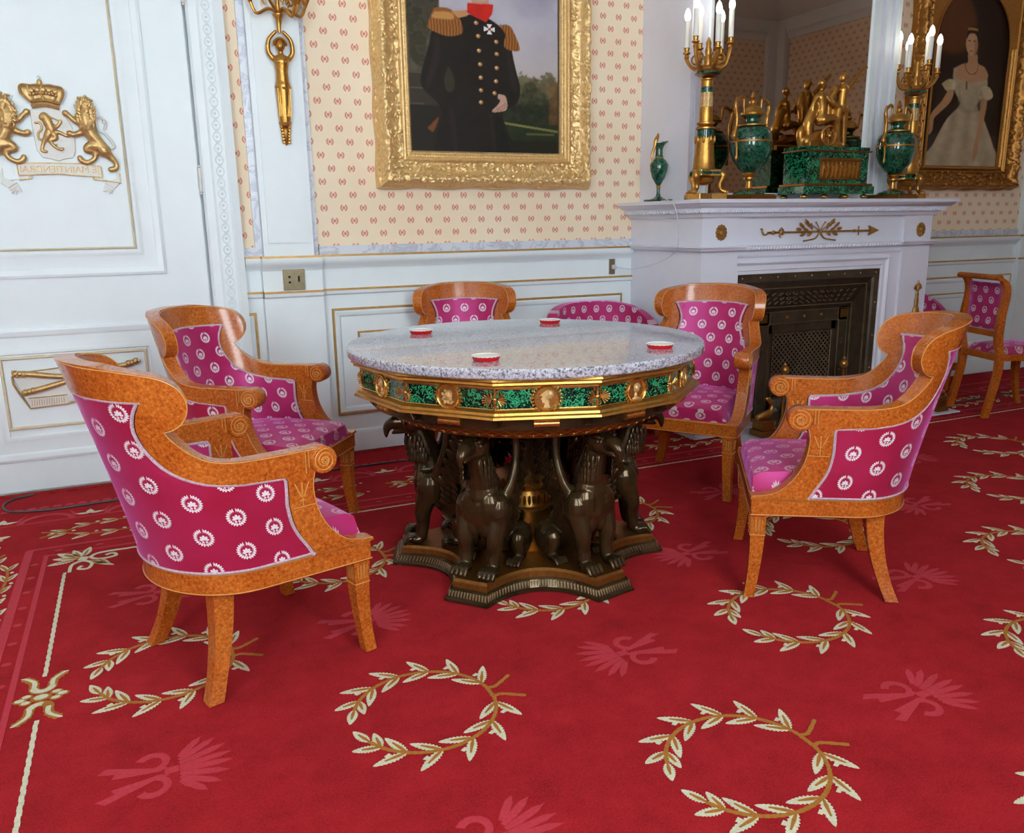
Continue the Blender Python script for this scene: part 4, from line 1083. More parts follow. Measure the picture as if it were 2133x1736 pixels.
def face_medal(b, kind):
    # relief head on a round field, local x sideways, y outward, z up
    s = .031
    if kind == 0:     # profile head in a crested helmet looking left
        b.prism([(-.3*s, -.9*s), (.35*s, -.9*s), (.2*s, -.4*s), (.25*s, .1*s), (.1*s, .5*s), (-.35*s, .45*s), (-.42*s, .1*s), (-.55*s, -.08*s), (-.42*s, -.16*s), (-.44*s, -.34*s), (-.3*s, -.42*s), (-.15*s, -.5*s)], .0, .005, 'y')
        b.ball((.28*s, .004, .35*s), (.42*s, .006, .42*s), 14); b.prism([(-.62*s, .28*s), (-.1*s, .7*s), (.1*s, .8*s), (.15*s, .2*s), (-.15*s, .25*s)], .001, .008, 'y')
        b.tube(spline([(.12*s, .008, .85*s), (.2*s, .009, .4*s), (.12*s, .008, .05*s), (.3*s, .007, -.4*s)]), .0016, 5)
    elif kind == 1:   # bearded frontal mask
        b.ball((0, .002, .1*s), (.42*s, .008, .5*s), 14); b.ball((0, .006, .05*s), (.1*s, .006, .16*s))
        for k in range(22): a = random.uniform(0, 2*PI); r = random.uniform(.42, .8)*s; b.ball((r*math.cos(a)*.8, .004, r*math.sin(a)*1.05-.05*s), (.13*s, .005, .13*s), 6)
        for q in (-1, 1): b.ball((q*.17*s, .008, .2*s), (.09*s, .003, .05*s), 6)
    else:             # young head with headband, three-quarter
        b.ball((0, .003, .2*s), (.34*s, .009, .46*s), 14); b.ball((-.02*s, .0, -.5*s), (.2*s, .006, .35*s)); b.ball((0, .0, -.85*s), (.6*s, .005, .2*s)); b.ball((-.03*s, .01, .12*s), (.07*s, .005, .14*s))
        for q in (-1, 1): b.ball((q*.14*s, .009, .24*s), (.07*s, .003, .04*s), 6)
        for k in range(9): a = PI*k/8; b.ball((.36*s*math.cos(a), .006, .3*s+.36*s*math.sin(a)), .09*s, 6)
def medal_meshes(kind):
    b = B(); b.lathe([(0, .002), (.031, .002), (.032, .006), (.036, .009), (.0385, .006), (.0385, 0)], 36, TR(rot=(-PI/2, 0, 0))); 
    for k in range(30): a = 2*PI*k/30; b.ball((.0315*math.cos(a), .007, .0315*math.sin(a)), .0012, 5)
    c = B(); face_medal(c, kind)
    d = B()
    for q in (1,):
        for j in range(9):
            a = -1.05+j*.26
            for e in (-1, 1):
                r = .0435+e*.0022; d.ball((q*r*math.cos(a), .003, r*math.sin(a)*.93), (.0026, .0028, .0055), 6, R=Euler((0, -q*(PI/2-a)*0+q*(a)-e*q*.5, 0)).to_matrix())
    return b, c, d
protos = [[q.v and (q.v, q.f) for q in medal_meshes(k)] for k in range(3)]
def mk(name, vf, m): me = bpy.data.meshes.new(name); me.from_pydata(*[list(vf[0]), [], list(vf[1])]); me.materials.append(M[m]); me.polygons.foreach_set('use_smooth', [True]*len(me.polygons)); me.set_sharp_from_angle(angle=.7); return me
medme = [[mk('medallion_frame', p[0], 'gold_bright'), mk('relief_head', p[1], 'gold_pale'), mk('laurel_spray', p[2], 'gold')] for p in protos]
def put(name, me, T, parent): o = bpy.data.objects.new(name, me); COL.objects.link(o); o.parent = parent; o.matrix_local = T; return o
b = B()     # corner post with acroterion sprays
b.tube([(0, .0, .668), (0, .0, .733)], .0042, 8); b.ball((0, 0, .7), .0075, 8); b.lathe([(.006, .668), (.0045, .68), (.006, .69)], 8)
for q in (-1, 1):
    T = Matrix.Rotation(q*PI/12, 4, 'Z')
    for j in range(7):
        a = (j-3)*.36; b.tube([(q*.010, .001, .7), (q*(.010+.024*math.cos(a)), .003, .7+.019*math.sin(a))], [.0012, .0022], 5, T)
        b.ball((q*(.010+.026*math.cos(a)), .003, .7+.021*math.sin(a)), .0026, 6, T)
    for z, s_ in ((.724, -1), (.676, 1)):
        b.tube([(q*.005, .002, z), (q*.011, .002, z+.003), (q*.012, .002, z+s_*.004), (q*.008, .002, z+s_*.005)], .0016, 5, T)
post = mk('corner_post', (b.v, b.f), 'gold_bright')
b = B()
for sx in (-1, 1):
    b.cur = 0
b.tube([(-.036, 0, 0), (.036, 0, 0)], .0105, 14); 
for x in (-.036, -.026, -.004, .004, .026, .036): b.tube([(x-.0015, 0, 0), (x+.0015, 0, 0)], .0125, 14)
b.box((-.038, -.012, .010), (.038, .012, .0145)); latch = mk('latch_roll', (b.v, b.f), 'gold_bright')
for k in range(12):
    a = PH+k*2*PI/12
    b = B(); V = [facet(k, x, o, z) for o in (.0006, .003) for z in (.668, .733) for x in (-HW+.004, HW-.004)]
    b.add(V, [(0, 1, 3, 2), (4, 6, 7, 5), (0, 4, 5, 1), (2, 3, 7, 6), (0, 2, 6, 4), (1, 5, 7, 3)]); b.build('malachite_panel', 'malachite', tb)
    b = B()
    for z in (.670, .731): b.tube([facet(k, -HW+.004, .004, z), facet(k, HW-.004, .004, z)], .0022, 6)
    for x in (-HW+.010, HW-.010): b.tube([facet(k, x, .003, .668), facet(k, x, .003, .733)], .0014, 5)
    b.build('panel_fillet', 'gold_bright', tb, True)
    kd = {0: 0, -1: 1, 11: 1, 1: 2, 10: 1}.get(k, k % 3)
    kd = [2, 0, 1, 2, 0, 1, 2, 0, 1, 2, 1, 0][k]
    root = put('medallion', medme[kd][0], FT(k, 0, .004, .701), tb)
    put('relief_head', medme[kd][1], Matrix.Identity(4), root); put('laurel_spray', medme[kd][2], Matrix.Identity(4), root); put('laurel_spray', medme[kd][2], Matrix.Rotation(PI, 4, 'Y'), root)
    av = a+PI/12; rv = RF/math.cos(PI/12)
    put('corner_post', post, Matrix(((-math.sin(av), math.cos(av), 0, math.cos(av)*rv), (math.cos(av), math.sin(av), 0, math.sin(av)*rv), (0, 0, 1, 0), (0, 0, 0, 1))), tb)
    put('latch_roll', latch, FT(k, 0, -.002, .6235), tb)
# beading strips of cornice
b = B()
for k in range(12):
    for j in range(34):
        x = -HW*1.03+2.06*HW*j/33; b.ball(facet(k, x, .022, .7475), (.0032, .0032, .0038), 5)
b.build('leaf_beading', 'gold', tb, True, kind='stuff')
b = B(); b.lathe([(.3, .64), (.545, .64), (.545, .6), (.535, .596), (.3, .596)], 72); b.build('under_frame', 'bronze', tb, True)
for k in range(12):
    b = B(); av = PH+PI/12+k*PI/6
    for j in range(7):
        a = (j-3)*.42; b.tube([(.0, .0, .606), (.03*math.sin(a), .004, .606+.024*math.cos(a))], [.001, .003], 5)
    o = b.build('shell_ornament', 'bronze', tb, True); o.location = (math.cos(av)*.549, math.sin(av)*.549, 0); o.rotation_euler = (0, 0, av-PI/2)
b = B(); b.lathe([(.3, .596), (.488, .596), (.492, .588), (.486, .582), (.482, .57), (.468, .56), (.466, .556), (.455, .553), (.3, .553)], 96); ring = b.build('guilloche_ring', 'gold_dark', tb, True)
b = B()
for k in range(72):
    a = 2*PI*k/72
    for q in (-1, 1):
        pts = [((.4775+.008*t_)*math.cos(a+q*(t_-.5)*.1), (.4775+.008*t_)*math.sin(a+q*(t_-.5)*.1), .562+.022*t_) for t_ in (0, .5, 1)]
        b.tube(pts, .0018, 4)
    b.ball((.481*math.cos(a+.0436), .481*math.sin(a+.0436), .567), .003, 5)
b.build('guilloche_relief', 'gold', ring, True, kind='stuff')
# central column
b = B(); b.lathe([(.16, .066), (.165, .072), (.14, .078), (.1, .086), (.075, .095), (.072, .11), (.078, .16), (.08, .175), (.088, .18), (.088, .186), (.072, .19), (.07, .2), (.055, .24), (.06, .25), (.1, .262), (.112, .27), (.115, .28), (.108, .288), (.09, .29), (.06, .295)], 48); cl = b.build('column', 'gold', tb, True); cl.scale = (1.16, 1.16, 1.06); cl.location = (0, 0, -.004)
b = B()
for k in range(30):
    a = 2*PI*k/30; b.ball((.074*math.cos(a), .074*math.sin(a), .215), (.005, .005, .018), 6); b.ball((.111*math.cos(a), .111*math.sin(a), .291), (.007, .007, .008), 6); b.ball((.08*math.cos(a), .08*math.sin(a), .125), (.005, .005, .014), 6)
b.build('leaf_carving', 'gold_dark', cl, True, kind='stuff')
b = B(); b.lathe([(.05, .29), (.06, .33), (.045, .4), (.05, .5), (.09, .53), (.3, .552)], 32); b.build('upper_shaft', 'bronze', tb, True)
# star shaped plinth with concave sides and blunt points
def star(rt, rc, hw, n=12, bias=0):
    pts = []
    for k in range(6):
        a = PH+k*PI/3; da = math.atan2(hw, rt); r = math.hypot(rt, hw)
        p0 = Vector((r*math.cos(a+da), r*math.sin(a+da))); a1 = a+PI/3; p1 = Vector((r*math.cos(a1-da), r*math.sin(a1-da)))
        pts.append((r*math.cos(a-da), r*math.sin(a-da))); pts.append(tuple(p0))
        mid = (p0+p1)/2; m_ = Vector((math.cos(a+PI/6), math.sin(a+PI/6))); sag = mid.dot(m_)-rc
        for i in range(1, n): t_ = i/n; q = p0.lerp(p1, t_)-m_*sag*4*t_*(1-t_); pts.append(tuple(q))
    return pts
def loft(b, secs, cap=True):
    n = len(secs[0][0]); V = []; Fs = []
    for pts, z in secs: V += [(x, y, z) for x, y in pts]
    for j in range(len(secs)-1):
        for i in range(n): k = (i+1) % n; Fs.append((j*n+i, j*n+k, (j+1)*n+k, (j+1)*n+i))
    if cap: Fs += [tuple(range(n-1, -1, -1)), tuple((len(secs)-1)*n+i for i in range(n))]
    b.add(V, Fs)
b = B(); loft(b, [(star(.497, .362, .078), 0), (star(.497, .362, .078), .008), (star(.49, .355, .074), .012), (star(.476, .342, .069), .034), (star(.474, .338, .068), .038)]); pb = b.build('plinth_moulding', 'bronze', tb)
b = B(); loft(b, [(star(.466, .328, .063), .038), (star(.464, .326, .062), .058), (star(.456, .318, .058), .066)]); b.build('plinth', 'gold_dark', tb)
b = B(); s0 = star(.486, .351, .072); s1 = star(.478, .343, .069)
for i in range(len(s0)):
    p, q = Vector((*s0[i], .014)), Vector((*s0[(i+1) % len(s0)], .014)); p2, q2 = Vector((*s1[i], .032)), Vector((*s1[(i+1) % len(s0)], .032)); L = (q-p).length; n_ = max(1, round(L/.0115))
    for k in range(n_):
        u = (k+.5)/n_; b.tube([p.lerp(q, u), p2.lerp(q2, u)], [.0032, .0042], 5)
b.build('leaf_carving', 'bronze_pale', pb, True, kind='stuff')
# ---------------- griffin, x outward, origin on the table axis; one continuous cast body
def griffin():
    b = B()
    limb(b, [(.20, 0, .13), (.255, 0, .20), (.315, 0, .27), (.35, 0, .315)], [.062, .068, .07, .06], 8, 16)          # trunk
    b.ball((.352, 0, .285), (.062, .082, .088), 18)
    for s in (1, -1): b.ball((.378, s*.030, .292), (.034, .044, .066), 14); b.ball((.378, s*.026, .225), (.026, .03, .04), 12)                                                              # chest
    b.ball((.362, 0, .245), (.042, .05, .05), 14)
    b.ball((.366, 0, .33), (.045, .058, .07), 14)
    limb(b, [(.345, 0, .32), (.36, 0, .39), (.378, 0, .45), (.392, 0, .495)], [.062, .05, .042, .036], 8, 16)         # neck
    b.ball((.402, 0, .508), (.054, .045, .044), 16)                                                             # head
    limb(b, [(.43, 0, .512), (.472, 0, .511), (.498, 0, .492), (.503, 0, .458)], [.029, .024, .016, .004], 6, 12)       # hooked beak
    limb(b, [(.43, 0, .484), (.462, 0, .478), (.478, 0, .472)], [.016, .011, .006], 6, 10)
    for s in (1, -1):
        b.ball((.425, s*.032, .531), (.022, .012, .009), 10); b.ball((.362, s*.03, .545), (.012, .008, .014), 8)      # brow, ear
        b.ball((.352, s*.062, .275), (.05, .036, .066), 14)                                                      # shoulder
        limb(b, [(.362, s*.056, .25), (.382, s*.054, .19), (.384, s*.050, .135), (.392, s*.050, .095)], [.04, .031, .023, .023], 8, 14)
        b.ball((.41, s*.050, .087), (.034, .03, .019), 12)
        for k in (-1.5, -.5, .5, 1.5):
            limb(b, [(.412, s*.050+k*.0125, .09), (.434, s*.050+k*.0158, .094), (.450, s*.050+k*.0165, .077)], [.0075, .0092, .0078], 4, 8)
        b.ball((.215, s*.072, .135), (.058, .036, .062), 16)                                                     # haunch
        limb(b, [(.235, s*.078, .14), (.262, s*.082, .155), (.258, s*.082, .115), (.24, s*.082, .088)], [.034, .028, .022, .018], 6, 12)
        limb(b, [(.225, s*.082, .084), (.26, s*.084, .082), (.285, s*.084, .08)], [.016, .017, .016], 5, 10)
        for k in (-1.2, -.4, .4, 1.2):
            limb(b, [(.283, s*.084+k*.012, .085), (.3, s*.084+k*.0158, .088), (.314, s*.084+k*.0165, .076)], [.0075, .0088, .0075], 4, 8)
        limb(b, [(.335, s*.06, .31), (.315, s*.085, .37), (.295, s*.092, .44), (.285, s*.088, .505), (.3, s*.082, .54)], [.028, .017, .013, .015, .012], 8, 12)   # wing arm
    limb(b, [(.17, 0, .1), (.135, .01, .11), (.12, .03, .16), (.14, .045, .2), (.165, .04, .215), (.16, .02, .235)], [.016, .012, .010, .009, .010, .012], 8, 10)   # tail
    b.box((.33, -.012, .40), (.352, .012, .545))
    o = b.blob('griffin_body', 'bronze', tb, .0034, 2)
    f = B()          # overlapping feathers: ruff, wing coverts and long quills
    def feather(p, d, nrm, L, w):
        d = Vector(d).normalized(); n = Vector(nrm).normalized(); s_ = d.cross(n).normalized()
        R = Matrix((d, s_, n)).transposed(); f.ball(Vector(p)+d*L*.5+n*.002, (L*.55, w, .0042), 8, R=R)
        f.tube([Vector(p)+n*.006, Vector(p)+d*L*.95+n*.005], .0014, 4)
    for s in (1, -1):
        for r_ in range(4):
            for k in range(4+r_):
                a = .75+1.15*k/(3+r_); rr = .045+.003*r_
                c = Vector((.398-.006*r_, 0, .478-.020*r_)); nrm = Vector((math.cos(a), s*math.sin(a), -.15))
                feather(c+nrm*rr*.98, (nrm.x*.15, nrm.y*.15, -1), nrm, .036, .0075)
        for r_ in range(6):
            n_ = 5
            for k in range(n_):
                u = k/(n_-1); z = .335+.033*r_; x = .318-.012*r_-u*(.075+.004*r_); y = s*(.088+.006*r_-.015*u)
                feather((x+.01, y, z), (-.55, s*.04, -.8), (.12, s*1, .1), .048, .011)
        for r_ in range(5):
            for k in range(4):
                feather((.345-.022*k, s*(.084-.002*r_), .33-.022*r_+.004*k), (-.6, 0, -.8), (.25, s, 0), .036, .0095)
        for k in range(9):
            t_ = k/8; feather((.29-.004*k, s*(.094-.002*k), .545-.024*k), (-1, 0, -.35-.05*k), (0, s, 0), .075, .011)
    f.build('feathers', 'bronze', o, True, kind='stuff')
    for s in (1, -1): e = B(); e.ball((.434, s*.036, .517), .0085, 12); e.build('eye', 'bronze', o, True)
    return o
gr = griffin()
for k in range(6):
    o = gr if k == 0 else copy_tree(gr, tb)
    o.rotation_euler = (0, 0, PH+k*PI/3)
# ---------------------------------------------------------------- little dishes on the table
labs = ['small red dish with white inside at the back left of the table top', 'small red dish with white inside at the back of the table top nearest the settee',
        'small red dish with white inside at the front edge of the table top', 'small red dish with white inside at the right edge of the table near the fireplace']
d0 = None
for (x, y), lb in zip(((.957, 2.953), (1.523, 2.998), (.934, 2.262), (1.52, 2.207)), labs):
    if d0 is None:
        d0 = empty('round_dish', (0, 0, 0)); R_ = .044
        B().lathe([(0, 0), (R_*.86, 0), (R_*.9, .002), (R_, .0135), (R_*.985, .0135), (R_*.88, .004), (0, .004)], 40).build('bowl', 'dish_red', d0, True)
        bb = B(); bb.lathe([(0, .0046), (R_*.86, .0046), (R_*.975, .0142), (R_*1.005, .0142), (R_*1.005, .0128)], 40, mod=lambda a, z: 1+(.02*math.cos(20*a) if z > .01 else 0)); bb.build('glazed_inside', 'dish_white', d0, True); o = d0
    else: o = copy_tree(d0)
    o.location = (x, y, .8005); tag(o, lb, 'dish', 'red and white dishes on the table')
# ================================================================ THINGS ON THE MANTELPIECE
ZS = 1.3055
def ewer():
    t = empty('malachite_ewer', (2.735, 4.03, ZS), 0, label='small green malachite ewer with gilt handle at the left end of the mantelpiece', cat='ewer')
    b = B(); b.box((-.058, -.058, 0), (.058, .058, .012), bev=.002); b.lathe([(.05, .012), (.03, .02), (.014, .03), (.009, .045), (.009, .075)], 24); b.build('foot', 'malachite_dark', t, True)
    b = B(); b.lathe([(.012, .076), (.014, .08), (.014, .084), (.01, .088)], 18); b.lathe([(.024, .232), (.026, .236), (.024, .241)], 18); b.build('collar', 'gold', t, True)
    b = B(); b.lathe([(.008, .086), (.016, .095), (.036, .13), (.048, .17), (.05, .2), (.04, .222), (.024, .234), (.021, .25), (.019, .28), (.022, .3), (.03, .315)], 32)
    for i, (x, y, z) in enumerate(b.v):
        if z > .29: b.v[i] = (x*1.0+(.03*(z-.29)/.025 if x > 0 else 0)*max(0, x/.03), y, z+(.012 if x > .015 else 0)*(z-.29)/.025)
    b.build('body', 'malachite_dark', t, True)
    b = B(); limb(b, [(-.04, 0, .215), (-.048, 0, .25), (-.03, 0, .3), (-.024, 0, .33), (-.014, 0, .345), (-.01, 0, .365)], [.006, .006, .008, .011, .01, .004], 6, 8); b.ball((-.02, 0, .335), (.012, .01, .016)); b.build('figure_handle', 'gold', t, True)
ewer()
def flame_bulb(parent, x, y, z, L=.13, r=.0135):
    b = B(); b.lathe([(r, 0), (r, L), (r*.7, L+.004), (0, L+.005)], 14); c = b.build('candle', 'candle', parent, True); c.location = (x, y, z)
    b = B(); b.lathe([(r*.75, L+.002), (r*1.15, L+.016), (r*1.2, L+.03), (r*.8, L+.05), (r*.2, L+.062), (0, L+.064)], 14); b.build('bulb', 'bulb', c, True)
def candelabrum(x, y, lab, rz=0):
    t = empty('candelabrum', (x, y, ZS), rz, label=lab, cat='candelabrum', group='tall gilt and malachite candelabra on the mantelpiece')
    b = B(); tri = [(.135*math.cos(a), .135*math.sin(a)) for a in (math.radians(90), math.radians(210), math.radians(330))]
    pts = []
    for k in range(3):
        a = math.radians(90+120*k); 
        for d in (-.28, .28): pts.append((.125*math.cos(a+d), .125*math.sin(a+d)))
        a2 = a+PI/3; pts.append((.075*math.cos(a2), .075*math.sin(a2)))
    b.prism(pts, 0, .03, 'z', bev=.002); b.build('base', 'gold_bright', t)
    b = B()
    for k in range(3):
        a = math.radians(90+120*k); ca, sa = math.cos(a), math.sin(a)
        limb(b, [(.075*ca, .075*sa, .135), (.1*ca, .1*sa, .12), (.085*ca, .085*sa, .08), (.09*ca, .09*sa, .05), (.115*ca, .115*sa, .038)], [.016, .02, .014, .011, .014], 6, 10)
        for q in (-.1, 0, .1): b.ball((.125*math.cos(a+q), .125*math.sin(a+q), .036), .008, 8)
    b.ball((0, 0, .1), (.05, .05, .028), 14)
    b.build('paw_feet', 'gold', t, True)
    b = B(); b.prism([(p[0]*.72, p[1]*.72) for p in pts], .118, .15, 'z', bev=.002); c = b.build('tripod_cap', 'gold_bright', t)
    b = B(); b.prism([(p[0]*.728, p[1]*.728) for p in pts], .127, .141, 'z'); b.build('malachite_band', 'malachite', c)
    flute = lambda a, z: 1+.05*abs(math.cos(7*a))
    b = B(); b.lathe([(.06, .15), (.055, .16), (.052, .2), (.046, .26), (.043, .3), (.042, .31)], 42, mod=flute)
    for k in range(8): a = 2*PI*k/8; b.ball((.047*math.cos(a), .047*math.sin(a), .3), (.008, .008, .02), 8)
    b.build('lower_column', 'gold', t, True); b = B(); b.lathe([(.042, .348), (.05, .352), (.05, .36), (.042, .364), (.036, .37), (.046, .376), (.046, .384), (.034, .388), (.035, .42), (.034, .455), (.033, .46)], 28)
    b.build('middle_column', 'gold', t, True); b = B(); b.lathe([(.03, .555), (.031, .56), (.03, .585), (.034, .59), (.034, .595), (.02, .6)], 24)
    b.build('upper_collar', 'gold', t, True)
    b = B(); b.lathe([(.044, .306), (.043, .348)], 28); b.build('malachite_drum', 'malachite_dark', t, True); b = B(); b.lathe([(.031, .53), (.0305, .556)], 24); b.build('malachite_drum', 'malachite_dark', t, True)
    b = B(); b.lathe([(.032, .458), (.03, .53)], 28, mod=lambda a, z: 1+.04*math.cos(14*a)); b.build('fluted_shaft', 'gold_pale', t, True)
    b = B(); b.lathe([(.02, .6), (.04, .606), (.055, .613), (.05, .622), (.06, .634), (.062, .642), (.045, .648), (.02, .66), (.02, .7), (.014, .71), (.018, .73), (.012, .75), (.014, .765), (.006, .79), (0, .795)], 28); b.build('corona', 'gold', t, True)
    b = B(); b.lathe([(.056, .613), (.066, .617), (.062, .626), (.05, .628)], 28); b.build('malachite_dish', 'malachite_dark', t, True)
    for k in range(6):
        a = 2*PI*k/6+.3; ca, sa = math.cos(a), math.sin(a); R_ = .108; zt = .735+(.035 if k % 2 else 0)
        b = B(); limb(b, [(.03*ca, .03*sa, .655), (.06*ca, .06*sa, .645), (.09*ca, .09*sa, .665), (R_*ca, R_*sa, zt-.04)], [.009, .011, .009, .009], 7, 8)
        sp_ = [(.06*ca+.022*math.cos(q)*ca, .06*sa+.022*math.cos(q)*sa, .69+.022*math.sin(q)) for q in np.linspace(-1.5, 3.6, 12)]; b.tube(sp_, lerps([.006, .003], 12), 6)
        b.lathe([(.008, -.045), (.013, -.03), (.009, -.02), (.02, -.012), (.02, -.008), (.012, -.004), (.014, .012), (.017, .014), (.012, .016)], 14, TR((R_*ca, R_*sa, zt)))
        ar = b.build('branch', 'gold', t, True)
        flame_bulb(ar, R_*ca, R_*sa, zt+.01)
candelabrum(2.765, 3.66, 'tall candelabrum with lit candles left of the mirror, beside the ewer')
candelabrum(4.375, 3.77, 'tall candelabrum with lit candles on the right end of the mantelpiece', 1.0)
def vase(x, y, lab, rz):
    t = empty('malachite_vase', (x, y, ZS), rz, label=lab, cat='vase', group='covered malachite vases flanking the clock')
    b = B(); b.box((-.105, -.105, 0), (.105, .105, .02), bev=.003); b.box((-.098, -.098, .02), (.098, .098, .026)); b.build('plinth', 'gold_dark', t)
    b = B(); b.lathe([(.085, .026), (.08, .036), (.05, .046), (.03, .052)], 32); b.build('foot', 'malachite', t, True)
    b = B(); b.lathe([(.03, .05), (.018, .06), (.014, .08), (.014, .095), (.022, .1), (.03, .108), (.03, .114), (.02, .12), (.036, .13), (.038, .138), (.03, .142)], 28); b.build('gilt_stem', 'gold', t, True)
    b = B(); b.lathe([(.109, .29), (.112, .294), (.112, .3), (.109, .304)], 40); b.build('gilt_band', 'gold', t, True); b = B(); b.lathe([(.06, .372), (.075, .376), (.076, .383), (.05, .388)], 36); b.build('gilt_shoulder', 'gold', t, True); b = B(); b.lathe([(.05, .425), (.062, .432), (.064, .442), (.055, .448), (.05, .46), (.034, .474), (.015, .482), (.02, .49), (.02, .5), (.008, .51), (.014, .52), (.006, .545), (0, .55)], 30)
    b.build('lid', 'gold', t, True)
    b = B(); b.lathe([(.03, .138), (.06, .16), (.09, .2), (.107, .25), (.111, .295), (.108, .33), (.095, .358), (.07, .374)], 44); b.build('body', 'malachite_dark', t, True)
    b = B(); b.lathe([(.048, .386), (.034, .4), (.034, .412), (.052, .43)], 30); b.build('neck', 'malachite_dark', t, True)
    for s in (1, -1):
        b = B()
        limb(b, [(s*.108, 0, .3), (s*.14, 0, .32), (s*.125, 0, .37), (s*.125, 0, .42), (s*.138, 0, .47), (s*.13, 0, .51)], [.009, .014, .01, .012, .011, .006], 7, 10)
        limb(b, [(s*.128, 0, .495), (s*.1, 0, .515), (s*.075, 0, .512), (s*.072, 0, .47), (s*.062, 0, .435)], [.008, .01, .008, .006, .007], 6, 8)
        limb(b, [(s*.13, 0, .33), (s*.118, 0, .28), (s*.112, 0, .23)], [.01, .008, .006], 5, 8); b.ball((s*.112, 0, .215), (.012, .008, .02))
        b.blob('figure_handle', 'gold', t, .0035, 2)
vase(3.065, 3.66, 'green malachite vase with gilt figure handles standing left of the clock', math.radians(12))
vase(4.12, 3.65, 'green malachite vase with gilt figure handles standing right of the clock', math.radians(12))
def figure(b, ox, oy, oz, s, pose):
    """small gilt human figure built of continuous limbs"""
    def P_(x, z, y=0): return (ox+x*s, oy+y*s, oz+z*s)
    if pose == 'stand':
        limb(b, [P_(0, .52), P_(0, .64), P_(.01, .78)], [.075*s, .07*s, .09*s]); b.ball(P_(0, .78), (.12*s, .07*s, .05*s)); limb(b, [P_(0, .82), P_(0, .88)], [.035*s, .03*s]); b.ball(P_(-.01, .94), (.052*s, .055*s, .066*s)); b.ball(P_(.01, .965), (.06*s, .06*s, .055*s))
        limb(b, [P_(-.05, .52), P_(-.09, .3, -.02), P_(-.07, .05)], [.07*s, .05*s, .033*s]); limb(b, [P_(.05, .52), P_(.09, .28, .02), P_(.12, .05, .03)], [.07*s, .05*s, .033*s])
        b.ball(P_(-.1, .025), (.06*s, .035*s, .026*s)); b.ball(P_(.1, .025, .03), (.06*s, .035*s, .026*s))
        limb(b, [P_(.11, .8), P_(.2, .9), P_(.33, 1.03), P_(.42, 1.1)], [.042*s, .034*s, .026*s, .024*s]); limb(b, [P_(-.11, .79), P_(-.2, .66), P_(-.14, .56, -.06)], [.042*s, .034*s, .026*s])
        limb(b, [P_(-.12, .8, .04), P_(-.16, .6, .08), P_(-.12, .35, .1), P_(.02, .3, .08)], [.05*s, .07*s, .06*s, .05*s])
    else:       # seated, leaning
        limb(b, [P_(0, .1), P_(.02, .25), P_(-.02, .42)], [.09*s, .075*s, .085*s]); b.ball(P_(-.02, .42), (.1*s, .08*s, .05*s)); limb(b, [P_(-.02, .45), P_(0, .53)], [.035*s, .03*s]); b.ball(P_(.01, .59), (.055*s, .055*s, .066*s)); b.ball(P_(-.01, .62), (.062*s, .06*s, .055*s))
        limb(b, [P_(.02, .1, -.05), P_(.24, .12, -.05), P_(.33, -.1, -.05)], [.075*s, .055*s, .036*s]); limb(b, [P_(.02, .1, .05), P_(.2, .1, .06), P_(.36, -.04, .06)], [.075*s, .055*s, .036*s])
        limb(b, [P_(.06, .42, -.05), P_(.16, .32, -.08), P_(.28, .36, -.06)], [.04*s, .032*s, .025*s]); limb(b, [P_(-.1, .42), P_(-.16, .26), P_(-.1, .12)], [.04*s, .033*s, .026*s])
        limb(b, [P_(-.1, .3, .03), P_(-.2, .05, .03), P_(-.2, -.12, .02)], [.06*s, .08*s, .06*s])
